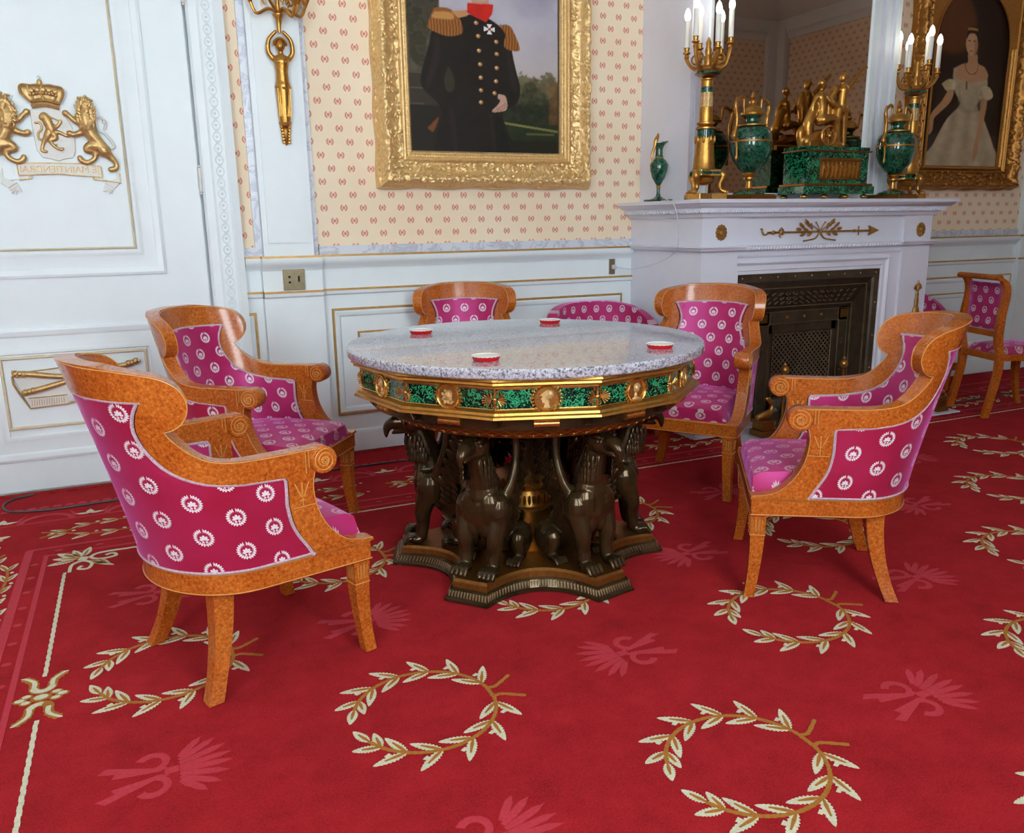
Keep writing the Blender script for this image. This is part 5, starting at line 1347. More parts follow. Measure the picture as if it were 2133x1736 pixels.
def clock():
    x0, x1, y0, y1 = 3.41, 3.875, 3.615, 3.79
    t = empty('mantel_clock', ((x0+x1)/2, (y0+y1)/2, ZS), 0, label='malachite plinth with gilt relief carrying gilt figures and a wheel, before the mirror', cat='clock')
    hx, hy = (x1-x0)/2, (y1-y0)/2
    for sx in (-1, -.35, .35, 1):
        b = B(); b.ball((sx*(hx-.01), -hy+.005, .014), (.024, .02, .0135), 12); b.build('bun_foot', 'gold_bright', t, True)
    for sx in (-1, 1):
        b = B(); b.ball((sx*(hx-.01), hy-.01, .014), (.024, .02, .0135), 12); b.build('bun_foot', 'gold_bright', t, True)
    b = B(); b.box((-hx-.03, -hy-.03, .027), (hx+.03, hy+.0, .07), bev=.003); b.build('base', 'malachite', t)
    b = B(); b.box((-hx-.022, -hy-.022, .07), (hx+.022, hy+.0, .084), bev=.003); b.box((-hx-.014, -hy-.014, .254), (hx+.014, hy+.0, .262), bev=.002); b.build('gilt_band', 'gold_dark', t)
    b = B(); b.box((-hx, -hy, .084), (hx, hy-.005, .254)); b.box((-hx-.004, -hy-.004, .262), (hx+.004, hy-.002, .282), bev=.003); b.build('plinth', 'malachite', t)
    b = B(); b.box((-.13, -hy-.006, .105), (.17, -hy, .222), bev=.002); rp = b.build('relief_panel', 'gold_dark', t)
    b = B()
    for k in range(9):
        cx = -.11+.032*k; b.ball((cx, -hy-.007, .192), .008, 6); limb(b, [(cx, -hy-.006, .18), (cx+random.uniform(-.005, .005), -hy-.006, .15), (cx-.004, -hy-.006, .12)], [.01, .009, .006], 3, 6); limb(b, [(cx, -hy-.007, .175), (cx+.014, -hy-.009, .165+random.uniform(-.01, .015))], [.004, .003], 3, 5)
    for q in ((-.125, .11, .165, .112), (-.125, .215, .165, .217)): b.box((q[0], -hy-.008, q[1]), (q[2], -hy-.004, q[3]))
    b.build('relief_figures', 'gold', rp, True)
    # gilt group: chariot body and wheel, seated figure, standing figure
    zt = .282
    b = B(); limb(b, [(-.15, .0, zt+.03), (-.08, 0, zt+.05), (.0, 0, zt+.06), (.06, 0, zt+.05)], [.035, .045, .04, .03]); limb(b, [(-.17, .02, zt+.01), (-.185, .02, zt+.08), (-.14, .02, zt+.12)], [.02, .022, .016]); b.box((-.17, -.045, zt), (.07, .05, zt+.03)); b.blob('chariot', 'gold', t, .004, 2)
    b = B(); rg = [(.05*math.cos(a), 0, .05*math.sin(a)) for a in np.linspace(0, 2*PI, 28, endpoint=False)]; b.tube(rg, .008, 8, TR((-.055, -.062, zt+.058)), closed=True); b.tube([(x*.66, 0, z*.66) for x, y, z in rg], .003, 6, TR((-.055, -.062, zt+.058)), closed=True)
    for k in range(8): a = PI*k/4; b.tube([(-.055, -.062, zt+.058), (-.055+.05*math.cos(a), -.062, zt+.058+.05*math.sin(a))], .0035, 6)
    b.ball((-.055, -.068, zt+.058), .014, 10); b.build('wheel', 'gold_bright', t, True)
    b = B(); figure(b, -.07, -.005, zt+.11, .37, 'sit'); b.blob('seated_figure', 'gold', t, .004, 2)
    b = B(); figure(b, .085, 0, zt, .40, 'stand'); b.blob('standing_figure', 'gold', t, .004, 2)
    b = B(); limb(b, [(.0, .0, zt+.01), (.03, -.02, zt+.05), (.05, -.02, zt+.03)], [.03, .02, .016]); b.ball((.02, 0, zt+.02), (.05, .04, .02)); b.blob('rocky_ground', 'gold', t, .004, 1)
clock()
# lamp cord at the left end of the shelf
b = B(); b.tube(spline([(2.72, 3.98, 1.3085), (2.68, 3.88, 1.3085), (2.638, 3.8, 1.309), (2.632, 3.72, 1.27), (2.66, 3.72, 1.15), (2.688, 3.78, 1.04), (2.69, 3.95, .97), (2.66, 4.15, .93), (2.622, 4.283, .935)], 8), .0022, 6); tag(b.build('lamp_cord', 'white_cord', None, True), 'thin cord hanging from the left end of the mantel shelf to the brass plate', 'cord')
# ================================================================ SCONCE
def sconce():
    x, y = .735, YW-.07
    t = empty('wall_sconce', (x, y, 1.58), 0, label='gilt bronze wall sconce, figure with raised arms carrying candle branches, on the white pilaster', cat='wall sconce')
    b = B()
    limb(b, [(0, 0, .005), (0, -.004, .05), (.0, -.008, .11)], [.006, .016, .02], 6, 10)
    limb(b, [(0, -.01, .1), (0, -.014, .2), (0, -.018, .27)], [.026, .032, .036], 6, 14)
    limb(b, [(0, -.02, .27), (0, -.022, .33), (0, -.022, .375)], [.032, .027, .036], 6, 14); b.ball((0, -.024, .385), (.045, .022, .022)); limb(b, [(0, -.022, .39), (0, -.024, .42)], [.014, .012])
    b.ball((0, -.028, .445), (.021, .023, .027), 14); b.ball((0, -.018, .45), (.025, .022, .026), 12)
    for s in (1, -1): limb(b, [(s*.038, -.02, .39), (s*.056, -.022, .42), (s*.05, -.026, .47), (s*.018, -.03, .505)], [.013, .011, .0095, .008], 7, 10)
    o = b.blob('term_figure', 'gold', t, .0034, 2)
    b = B()
    for k in range(7):
        for s in (1, -1): b.ball((s*(.012+.0012*k), -.012, .015+.014*k), (.009, .005, .007), 6, R=Euler((0, s*.6, 0)).to_matrix())
    for k in range(14): a = PI*k/13; b.ball((.027*math.cos(a), -.03, .45+.027*math.sin(a)), (.007, .008, .007), 6)
    b.ball((0, -.053, .443), (.004, .006, .008), 6)
    for s in (1, -1): b.ball((s*.015, -.045, .372), (.012, .01, .011), 8)
    for k in range(9): b.tube([(-.028+.007*k, -.04, .255), (-.026+.0065*k, -.036, .13)], .0028, 5)
    b.tube([(-.034, -.02, .262), (0, -.054, .256), (.034, -.02, .262)], .006, 6); b.tube([(-.028, -.014, .105), (0, -.042, .1), (.028, -.014, .105)], .004, 6)
    b.build('leaf_and_drapery', 'gold', o, True, kind='stuff')
    b = B(); b.lathe([(.008, .5), (.01, .53), (.016, .56), (.026, .575), (.026, .58), (.012, .584), (.01, .62), (.014, .66), (.014, .74), (.02, .78)], 20, TR((0, -.03, 0))); b.build('stem', 'gold', t, True)
    b = B(); b.box((-.012, -.005, .18), (.012, .018, .2)); b.box((-.012, -.008, .34), (.012, .018, .36)); b.build('wall_bracket', 'gold_dark', t)
    for k, (dx, dy, zt) in enumerate(((-.125, -.02, .645), (.125, -.02, .645), (-.062, -.09, .70), (.062, -.09, .63), (.1, .02, .66))):
        b = B(); limb(b, [(0, -.03, .585), (dx*.35, -.03+dy*.35, .6), (dx*.8, -.03+dy*.8, zt-.07), (dx, -.03+dy, zt-.02)], [.007, .008, .007, .008], 7, 8)
        q_ = [(dx*.42+.016*math.cos(a)*(1 if dx > 0 else -1), -.03+dy*.4, .632+.016*math.sin(a)) for a in np.linspace(-1.2, 3.6, 11)]; b.tube(q_, lerps([.0055, .003], 11), 6)
        b.lathe([(.006, -.03), (.014, -.012), (.02, 0), (.02, .004), (.011, .008), (.012, .03)], 14, TR((dx, -.03+dy, zt)))
        o2 = b.build('branch', 'gold', t, True); flame_bulb(o2, dx, -.03+dy, zt+.03, .11, .0115)
sconce()
# ================================================================ PAINTINGS
def raster(nx, ny, X0_, X1_, Y0_, Y1_):
    xs = np.linspace(X0_, X1_, nx); ys = np.linspace(Y0_, Y1_, ny); return np.meshgrid(xs, ys)
def inpoly(X_, Y_, pts):
    r = np.zeros(X_.shape, bool); j = len(pts)-1
    for i in range(len(pts)):
        xi, yi = pts[i]; xj, yj = pts[j]
        if yi != yj: r ^= ((yi > Y_) != (yj > Y_)) & (X_ < (xj-xi)*(Y_-yi)/(yj-yi)+xi)
        j = i
    return r
def sm(pts, n=5): return [(p.x, p.y) for p in spline([(a, c, 0) for a, c in pts+[pts[0]]], n)]
def blurm(m, k=1):
    m = m.astype(float)
    for _ in range(k): m = (m+np.roll(m, 1, 0)+np.roll(m, -1, 0)+np.roll(m, 1, 1)+np.roll(m, -1, 1))/5
    return m
def vnoise(X_, Y_, s, seed):
    rs = np.random.RandomState(seed); g = rs.rand(64, 64); u = X_/s; v = Y_/s; i = np.floor(u).astype(int); j = np.floor(v).astype(int); fu, fv = u-i, v-j; fu = fu*fu*(3-2*fu); fv = fv*fv*(3-2*fv)
    return (g[i % 64, j % 64]*(1-fu)+g[(i+1) % 64, j % 64]*fu)*(1-fv)+(g[i % 64, (j+1) % 64]*(1-fu)+g[(i+1) % 64, (j+1) % 64]*fu)*fv
def fbm(X_, Y_, s, seed): return sum(vnoise(X_, Y_, s/2**k, seed+k)*.5**(k+1) for k in range(4))/.9375
C_ = lambda r, g, b_: np.array([lin(r), lin(g), lin(b_)])
def put_c(img, m, c):
    m = m[..., None] if m.ndim == 2 else m; img[:] = img*(1-m)+np.asarray(c)*m
def canvas(name, parent, img, x0, x1, z0, z1, Y, keep=None):
    ny, nx = img.shape[:2]; xs = np.linspace(x0, x1, nx); zs = np.linspace(z0, z1, ny)
    V = [(x, Y, z) for z in zs for x in xs]; Fs = []
    for j in range(ny-1):
        for i in range(nx-1):
            if keep is None or keep[j, i]: k = j*nx+i; Fs.append((k, k+1, k+nx+1, k+nx))
    me = bpy.data.meshes.new(name); me.from_pydata(V, [], Fs); ca = me.color_attributes.new('Col', 'FLOAT_COLOR', 'POINT')
    ca.data.foreach_set('color', np.concatenate([img, np.ones((ny, nx, 1))], 2).reshape(-1).astype(np.float32))
    me.materials.append(M['paint']); o = bpy.data.objects.new(name, me); COL.objects.link(o); o.parent = parent; return o
def ornate(b, x0, x1, z0, z1, Y, Wd, H, seed, step=.007, amp=.021):
    """carved and gilded frame: profile swept round a mitred rectangle with foliage relief"""
    prof = [(0, 0), (0, .03), (.02, .045), (.05, .05), (.10, .075), (.18, .098), (.26, .10), (.33, .085), (.40, .062), (.5, .05), (.6, .044), (.68, .046), (.72, .058), (.77, .062), (.80, .05), (.84, .04), (.88, .042), (.92, .05), (.96, .042), (1, .03), (1, .005)]
    prof = [(w*Wd, h*H/.1) for w, h in prof]
    dense_p = [(float(w), float(h)) for w, h in zip(np.interp(np.linspace(0, len(prof)-1, 52), range(len(prof)), [p[0] for p in prof]), np.interp(np.linspace(0, len(prof)-1, 52), range(len(prof)), [p[1] for p in prof]))]
    V = []; Fs = []; n = len(dense_p); rows = 0
    sides = [((x0, z0), (x1, z0), (0, 1)), ((x1, z0), (x1, z1), (-1, 0)), ((x1, z1), (x0, z1), (0, -1)), ((x0, z1), (x0, z0), (1, 0))]
    for si, (a, c, nin) in enumerate(sides):
        L = math.hypot(c[0]-a[0], c[1]-a[1]); tx, tz = (c[0]-a[0])/L, (c[1]-a[1])/L; N = max(2, int(L/step))
        st_ = len(V)
        for i in range(N+1):
            s0 = L*i/N
            for w, h in dense_p:
                s = w+(L-2*w)*i/N; x, z = a[0]+tx*s+nin[0]*w, a[1]+tz*s+nin[1]*w; f = w/Wd; cor = min(s, L-s)
                if .03 < f < .36: d = amp*.75*noise.noise((x*34, z*34, seed))+amp*.45*noise.noise((x*80, z*80, seed+3))+.006*max(0, math.sin(s*38))*math.sin(PI*(f-.03)/.33)
                elif .4 < f < .68: d = amp*.8*max(0, noise.noise((x*46, z*46, seed+7)))+amp*.25*noise.noise((x*110, z*110, seed))
                elif .84 < f < .95: d = .0035*math.sin(s*2*PI/.014)
                else: d = 0
                if cor < .22 and .03 < f < .68: d += amp*.8*abs(noise.noise((x*30, z*30, seed+9)))
                V.append((x+nin[0]*(-.004*math.sin(s*21) if f < .05 else 0), Y-h-d, z+nin[1]*(-.004*math.sin(s*21) if f < .05 else 0)))
        for i in range(N):
            for k in range(n-1): q = st_+i*n+k; Fs.append((q, q+n, q+n+1, q+1))
    b.add(V, Fs)
# ---- portrait of an officer in a landscape
pt = empty('officer_portrait', (0, 0, 0), 0, label='large gilt framed painting of an officer in dark uniform with gold epaulettes', cat='painting')
x0, x1, z0, z1 = 1.372, 2.232, 1.548, 2.86; Yc = YW-.035
Xg, Yg = raster(330, 480, 0, 1107, 0, (z1-z0)/.000628)   # picture units: right, up
Yp = 1185-Yg; Xp = Xg+325                                  # working grid of the sketch, y down
img = np.zeros(Xg.shape+(3,)); n1 = fbm(Xp, Yp+900, 260, 1)[..., None]; n2 = fbm(Xp+300, Yp+900, 60, 9)[..., None]
sky = C_(150, 146, 168)*(1-n1)+C_(206, 200, 206)*n1; sky = sky*(1-np.clip((Yp-100)/600, 0, 1)[..., None])+C_(190, 178, 172)*np.clip((Yp-100)/600, 0, 1)[..., None]
img[:] = sky
edge = 545-50*np.abs(np.sin((Xp-1090)/62))+110*(fbm(Xp, Yp+900, 60, 5)-.5)+70*(fbm(Xp, Yp+900, 16, 6)-.5)
put_c(img, blurm((Yp > edge) & (Xp > 900), 3), C_(104, 96, 70)*(.45+1.1*n2)); n3 = fbm(Xp, Yp+900, 34, 15)[..., None]
put_c(img, blurm((Yp > edge+110+60*np.sin(Xp/41)) & (Xp > 900), 6), C_(66, 66, 44)*(.3+1.4*n3)); put_c(img, blurm((Yp > 740) & (Xp > 900), 16), C_(42, 46, 30)*(.4+1.2*n3)); put_c(img, blurm((Yp > edge+30) & (Xp > 1360), 6)*.5, C_(120, 82, 44)*(.4+1.2*n3))
put_c(img, blurm(Yp > 900, 3), C_(42, 50, 28)*(.6+.7*n2)); put_c(img, blurm((np.abs(Yp-905-.14*(Xp-1050)) < 9) & (Xp > 1000), 1)*.9, C_(132, 124, 72)); put_c(img, blurm((np.abs(Yp-985) < 5) & (Xp > 1180) & (Xp < 1400), 2)*.8, C_(110, 108, 58))
put_c(img, blurm(Yp > 1040, 8), C_(34, 30, 20))
put_c(img, blurm((Xp < 560) & (Yp > -900), 2), C_(92, 84, 70)*(.55+.6*n2)); tr_ = blurm(inpoly(Xp, Yp, sm([(300, -300), (560, -200), (520, 120), (470, 260), (440, 480), (350, 420), (340, 200), (300, 150)])), 4); put_c(img, tr_*(.5+.5*(n2[..., 0] > .45)), C_(54, 50, 34)*(.6+n2))
put_c(img, blurm((Yp > 530) & (Xp < 640), 2), C_(60, 52, 42)); 
for y_ in (532, 650, 772): put_c(img, blurm((np.abs(Yp-y_) < 5) & (Xp < 430), 1), C_(96, 82, 64))
put_c(img, blurm((Yp > 780) & (Xp < 700), 3), C_(40, 34, 26)*(.8+.3*n2))
coat = sm([(700, 90), (520, 190), (475, 330), (415, 560), (430, 660), (540, 780), (545, 900), (520, 1190), (1085, 1190), (1040, 980), (1000, 830), (1060, 780), (1120, 720), (1138, 610), (1105, 460), (1080, 330), (1060, 200), (930, 90), (860, 80), (780, 60)])
m_ = blurm(inpoly(Xp, Yp, coat), 1); put_c(img, m_, C_(30, 23, 19)*(.7+.7*n2)+C_(8, 6, 4)*.5)
for fx in ([(520, 240), (500, 420), (450, 600), (470, 640), (530, 480), (560, 300)], [(1040, 240), (1080, 420), (1110, 600), (1090, 640), (1050, 480)], [(600, 820), (640, 1180), (660, 1180), (640, 820)], [(900, 840), (930, 1180), (950, 1180), (920, 840)]): put_c(img, blurm(inpoly(Xp, Yp, sm(fx)), 10)*.5, C_(52, 42, 36))
put_c(img, blurm(inpoly(Xp, Yp, sm([(610, 470), (650, 560), (640, 660), (590, 660), (580, 560)])), 1), C_(56, 52, 36))
put_c(img, blurm(inpoly(Xp, Yp, [(760, -20), (945, -30), (935, 40), (890, 110), (755, 50)]), 1), C_(196, 34, 22)); put_c(img, blurm(inpoly(Xp, Yp, [(760, -20), (800, -20), (800, 70), (755, 50)]), 3)*.5, C_(120, 18, 12))
for ep in ([(520, 40), (560, 28), (640, 36), (700, 100), (722, 190), (690, 225), (600, 240), (490, 200), (475, 165)], [(985, 120), (1060, 120), (1100, 180), (1138, 290), (1110, 318), (1030, 300), (1020, 250), (1030, 190)]):
    e_ = blurm(inpoly(Xp, Yp, sm(ep)), 1); put_c(img, e_, C_(150, 92, 40)*(.55+.8*(np.sin(Xp/3.4+4*fbm(Xp, Yp+900, 60, 44))[..., None]*.5+.5)*(Yp[..., None] > 110)+.4*(Yp[..., None] < 110)))
put_c(img, blurm(inpoly(Xp, Yp, [(640, 50), (760, 30), (755, 75), (690, 95)]), 1), C_(196, 140, 90)); put_c(img, blurm(inpoly(Xp, Yp, sm([(528, 62), (640, 62), (650, 110), (510, 110)])), 2)*.8, C_(206, 150, 84))
for bx, by in ((817, 122), (830, 222), (834, 334), (840, 440), (842, 544), (842, 644), (840, 740), (962, 255), (964, 350), (962, 460), (955, 566), (942, 662)):
    put_c(img, blurm((Xp-bx)**2+(Yp-by)**2 < 15**2, 1), C_(186, 132, 78)); put_c(img, blurm((Xp-bx+4)**2+(Yp-by+4)**2 < 6**2, 0), C_(246, 220, 170))
for q in range(4):
    a = PI/2*q; p = lambda r, w: (913+r*math.cos(a)-w*math.sin(a), 162+r*math.sin(a)+w*math.cos(a)); put_c(img, blurm(inpoly(Xp, Yp, [p(4, -4), p(40, -20), p(40, 20), p(4, 4)]), 0), C_(232, 228, 222))
put_c(img, blurm((Xp-913)**2+(Yp-162)**2 < 9**2, 0), C_(180, 40, 30))
hand = sm([(970, 668), (1020, 680), (1038, 740), (1030, 790), (990, 808), (930, 815), (925, 800), (960, 760), (985, 720), (965, 700)]); put_c(img, blurm(inpoly(Xp, Yp, hand), 1), C_(200, 158, 140)*(.8+.3*n2)); 
for k in range(3): put_c(img, blurm(np.abs((Yp-790)+.8*(Xp-985+22*k-20)) < 3, 0)*inpoly(Xp, Yp, hand)*(Yp > 740), C_(130, 84, 70))
put_c(img, blurm(inpoly(Xp, Yp, sm([(450, 960), (520, 880), (530, 885), (500, 970), (480, 990)])), 2), C_(120, 70, 34)); put_c(img, blurm(inpoly(Xp, Yp, [(940, 820), (975, 830), (1070, 1190), (960, 1190)]), 4)*.5, C_(14, 20, 16))
# head above the photograph's edge: plain generic bearded gentleman
put_c(img, blurm((np.abs(Xp-850) < 62) & (np.abs(Yp+40) < 60), 1), C_(190, 146, 122))
put_c(img, blurm(((Xp-850)/88)**2+((Yp+160)/122)**2 < 1, 1), C_(206, 164, 140)*(.85+.2*n2)); put_c(img, blurm((((Xp-850)/96)**2+((Yp+215)/100)**2 < 1) & (Yp < -222+.0009*(Xp-850)**2), 2), C_(92, 64, 40))
put_c(img, blurm(inpoly(Xp, Yp, [(758, -24), (945, -30), (935, 40), (890, 108), (755, 50)]), 1), C_(204, 36, 24)*(.8+.35*n2))
for q in (-34, 34): put_c(img, blurm(((Xp-850-q)/13)**2+((Yp+172)/6)**2 < 1, 0), C_(50, 40, 36)); put_c(img, blurm((np.abs(Yp+196-.004*(Xp-850-q)**2) < 5) & (np.abs(Xp-850-q) < 20), 0), C_(90, 64, 42))
put_c(img, blurm((np.abs(Xp-852) < 8) & (np.abs(Yp+140) < 28), 2)*.5, C_(168, 118, 96)); put_c(img, blurm(((Xp-850)/30)**2+((Yp+104)/7)**2 < 1, 1), C_(110, 74, 50)); put_c(img, blurm(((Xp-850)/18)**2+((Yp+90)/5)**2 < 1, 1), C_(168, 92, 80))
canvas('canvas', pt, img, x0, x1, z0, z1, Yc)
b = B(); ornate(b, 1.19, 2.43, 1.386, 3.03, YW-.003, .19, .105, 2.0); b.build('carved_frame', 'gold_frame', pt, 'all')
b = B(); b.box((1.2, YW-.03, 1.4), (2.42, YW-.004, 3.02)); b.build('backing', 'canvas_edge', pt)
def foliage(b, x0, x1, z0, z1, Y, n, seed):
    rs = random.Random(seed)
    for k in range(n):
        w = rs.choice((.035, .05, .062, .09, .105, .118))+rs.uniform(-.006, .006); side = rs.randrange(4); u = rs.random()
        if side == 0: x, z, t_ = x0+w+(x1-x0-2*w)*u, z0+w, 0
        elif side == 1: x, z, t_ = x1-w, z0+w+(z1-z0-2*w)*u, PI/2
        elif side == 2: x, z, t_ = x0+w, z0+w+(z1-z0-2*w)*u, PI/2
        else: x, z, t_ = x0+w+(x1-x0-2*w)*u, z1-w, 0
        if z > 2.6 and rs.random() < .6: continue
        h = .098 if w < .075 else .058
        b.ball((x, Y-h-rs.uniform(0, .006), z), (rs.uniform(.009, .02), .006, rs.uniform(.004, .008)), 6, R=Euler((0, t_+rs.uniform(-1, 1), 0)).to_matrix())
b = B(); foliage(b, 1.19, 2.43, 1.386, 3.03, YW-.003, 800, 3); b.build('carved_foliage', 'gold_frame', pt, True, kind='stuff')
b = B(); foliage(b, 4.92, 6.06, 1.386, 3.0, YW-.003, 500, 4); FOL2 = b
b = B()
for k in range(60): # small raised leaves scattered over the frame corners
    cx, cz = random.choice(((1.27, 1.47), (2.35, 1.47), (1.27, 2.95), (2.35, 2.95))); a = random.uniform(0, 2*PI); r = random.uniform(0, .075)
    b.ball((cx+r*math.cos(a), YW-.095-random.random()*.012, cz+r*math.sin(a)), (.016, .006, .007), 6, R=Euler((0, random.uniform(0, PI), 0)).to_matrix())
b.build('corner_foliage', 'gold_frame', pt, True, kind='stuff')
# ---- portrait of a lady in an arched frame
pl_ = empty('lady_portrait', (0, 0, 0), 0, label='gilt framed painting of a standing lady in a white gown under an arched top', cat='painting')
x0, x1, z0, z1 = 5.10, 5.86, 1.535, 2.74; Yc = YW-.035
Xg, Yg = raster(200, 300, 0, 1, 0, 1)
Xp = 905+Xg*600; Yp = 1390-(Yg*(z1-z0))/.0008
# the sketch leans with the photograph; straighten it onto the canvas
Xs = Xp+(1390-Yp)*.085
img = np.zeros(Xg.shape+(3,)); n1 = fbm(Xs, Yp+900, 300, 21)[..., None]; n2 = fbm(Xs, Yp+900, 50, 31)[..., None]
img[:] = C_(40, 22, 12)*(.6+.8*n1); put_c(img, blurm(((Xs-1130)/200)**2+((Yp-180)/260)**2 < 1, 30)*.7, C_(104, 58, 28)); put_c(img, blurm(Yp > 1100, 20)*.8, C_(58, 50, 40))
gown = sm([(1150, 560), (1260, 510), (1400, 560), (1425, 700), (1370, 800), (1345, 860), (1400, 960), (1490, 1200), (1530, 1392), (920, 1392), (1000, 1180), (1100, 980), (1200, 860), (1190, 800), (1150, 700)])
put_c(img, blurm(inpoly(Xs, Yp, gown), 2), C_(178, 158, 128)*(.75+.35*n2)+C_(62, 56, 46)*np.sin((Xs-1290)/(14+(Yp-860)*.028))[..., None]*(Yp[..., None] > 880))
skin = C_(190, 140, 100)
put_c(img, blurm(inpoly(Xs, Yp, sm([(1160, 600), (1200, 530), (1262, 500), (1266, 430), (1335, 430), (1345, 500), (1400, 530), (1430, 600), (1390, 640), (1290, 660), (1190, 640)])), 1), skin*(.85+.2*n2))
put_c(img, blurm(((Xs-1293)/48)**2+((Yp-345)/98)**2 < 1, 1), C_(204, 154, 116)*(.85+.2*n2))
put_c(img, blurm(inpoly(Xs, Yp, sm([(1250, 330), (1256, 250), (1300, 205), (1350, 230), (1362, 330), (1360, 440), (1345, 440), (1340, 320), (1320, 270), (1285, 265), (1262, 290)])), 1), C_(44, 24, 14)); put_c(img, blurm((np.abs(Yp-228-.004*(Xs-1300)**2) < 9) & (np.abs(Xs-1300) < 40), 1), C_(176, 128, 64))
for ex in (1274, 1312): put_c(img, blurm(((Xs-ex)/9)**2+((Yp-325)/5)**2 < 1, 0), C_(56, 34, 24))
put_c(img, blurm(((Xs-1290)/14)**2+((Yp-405)/5)**2 < 1, 0), C_(170, 74, 60)); put_c(img, blurm(np.abs(((Xs-1295)/52)**2+((Yp-520)/75)**2-1) < .09, 0)*(Yp > 510), C_(120, 30, 20))
for pts in ([(1060, 690), (1110, 650), (1165, 660), (1160, 730), (1100, 745)], [(1350, 740), (1380, 690), (1440, 690), (1475, 760), (1430, 800), (1360, 790)]): put_c(img, blurm(inpoly(Xs, Yp, sm(pts)), 1), C_(196, 178, 140)*(.6+.7*n2))
put_c(img, blurm(inpoly(Xs, Yp, sm([(1110, 735), (1155, 735), (1130, 830), (1050, 920), (1000, 980), (990, 1070), (955, 1110), (948, 1010), (990, 920), (1060, 830)])), 1), skin*(.8+.2*n2)); put_c(img, blurm(inpoly(Xs, Yp, sm([(1372, 795), (1425, 800), (1405, 960), (1365, 1150), (1350, 1270), (1315, 1340), (1320, 1220), (1360, 1000)])), 1), skin*(.8+.2*n2))
put_c(img, blurm(inpoly(Xs, Yp, sm([(1195, 700), (1235, 860), (1290, 890), (1330, 860), (1370, 720), (1400, 800), (1350, 900), (1200, 900)])), 5)*.35, C_(110, 92, 70)); put_c(img, blurm(inpoly(Xs, Yp, sm([(1140, 560), (1180, 700), (1200, 860), (1100, 980), (1090, 700)])), 6)*0, C_(60, 40, 30)); put_c(img, blurm(inpoly(Xs, Yp, sm([(1318, 300), (1342, 330), (1340, 420), (1310, 440)])), 4)*.5, C_(130, 84, 56)); put_c(img, blurm((np.abs(Xs-1255) < 8) & (np.abs(Yp-690) < 34), 1), C_(120, 84, 50))
X2 = np.linspace(x0, x1, 200); Z2 = np.linspace(z0, z1, 300); XX, ZZ = np.meshgrid(X2, Z2); cx = (x0+x1)/2; rr = (x1-x0)/2-.005; zsp = z1-rr-.005
keep = (ZZ < zsp) | ((XX-cx)**2+(ZZ-zsp)**2 < (rr+.012)**2)
canvas('canvas', pl_, img, x0, x1, z0, z1, Yc, keep)
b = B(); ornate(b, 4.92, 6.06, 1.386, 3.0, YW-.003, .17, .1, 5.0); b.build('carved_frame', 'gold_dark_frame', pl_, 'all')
b = B(); sp_pts = [(5.06, zsp-.0)]+[(x0+.0, zsp)]+[(cx-rr*math.cos(a), zsp+rr*math.sin(a)) for a in np.linspace(0, PI, 30)][1:-1]+[(x1, zsp), (5.92, zsp), (5.92, 2.85), (5.06, 2.85)]
b.prism(sp_pts, YW-.055, YW-.04, 'y'); b.build('spandrel', 'gold_dark_frame', pl_)
b = B(); arc = [(x0+.004, YW-.05, z0)]+[(cx-rr*math.cos(a), YW-.052, zsp+rr*math.sin(a)) for a in np.linspace(0, PI, 30)]+[(x1-.004, YW-.05, z0)]; b.tube(arc, .009, 8); b.tube([(x0, YW-.05, z0+.004), (x1, YW-.05, z0+.004)], .009, 8); b.build('slip_moulding', 'gold_dark_frame', pl_, True)
b = B(); b.box((4.93, YW-.03, 1.4), (6.05, YW-.004, 2.98)); b.build('backing', 'canvas_edge', pl_)
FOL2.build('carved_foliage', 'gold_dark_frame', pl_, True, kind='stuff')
# ================================================================ RELIEFS ON THE DOOR
def ax(cx, cy): return (-.29+(cx/3.946-80)*.00172, 1.849-(cy/3.946-160)*.00202)     # sketch units of the arms
Yd = DOORY-.002
ca_ = empty('coat_of_arms', (0, 0, 0)); ca_.parent = door; ca_['label'] = 'gilt relief coat of arms with crown, shield, two lions and motto ribbon'
def A3(cx, cy, h=.006): x, z = ax(cx, cy); return (x, Yd-h, z)
b = B()
b.tube([A3(225, 875, .004), A3(290, 862, .012), A3(345, 858, .015), A3(400, 866, .012), A3(462, 884, .004)], .011, 8); b.tube([A3(215, 835, .004), A3(290, 825, .012), A3(345, 822, .014), A3(410, 830, .012), A3(478, 846, .004)], .008, 8)
for p in ([(222, 850), (150, 780), (135, 735), (150, 712), (200, 712), (260, 760), (300, 830)], [(470, 855), (510, 800), (522, 748), (500, 722), (450, 715), (410, 760), (390, 830)], [(300, 830), (240, 770), (230, 720), (290, 708), (345, 712), (345, 830)], [(390, 830), (440, 775), (440, 722), (400, 706), (345, 712), (345, 830)]):
    q = [A3(*v, .008) for v in p]; c = Vector(A3(sum(v[0] for v in p)/len(p), sum(v[1] for v in p)/len(p), .018)); n_ = len(q); b.add(q+[c], [(i, (i+1) % n_, n_) for i in range(n_)][::-1])
for p in ([(222, 845), (150, 785), (137, 735), (165, 708), (230, 712), (290, 706), (345, 710)], [(345, 710), (400, 704), (450, 712), (505, 722), (522, 755), (508, 800), (470, 850)], [(345, 830), (322, 770), (335, 712)], [(250, 820), (225, 770), (215, 718)], [(430, 825), (455, 775), (450, 722)]): b.tube(spline([A3(*v, .021) for v in p], 4), .005, 6)
for k in range(9): b.ball(A3(228+28*k, 786-8*math.sin(k*.4)*2, .022), .0075, 8)
for k in range(5): b.ball(A3(240+52*k, 755-6*math.sin(k*.8)*2, .022), (.011, .008, .011), 8)
b.ball(A3(320, 685, .012), (.011, .007, .015)); 
o = b.build('crown', 'relief_gold', ca_, True)
b = B(); b.tube([A3(318, 665), A3(318, 622)], .0035, 6); b.tube([A3(302, 640), A3(336, 640)], .0035, 6); b.build('cross', 'relief_white', o, True)
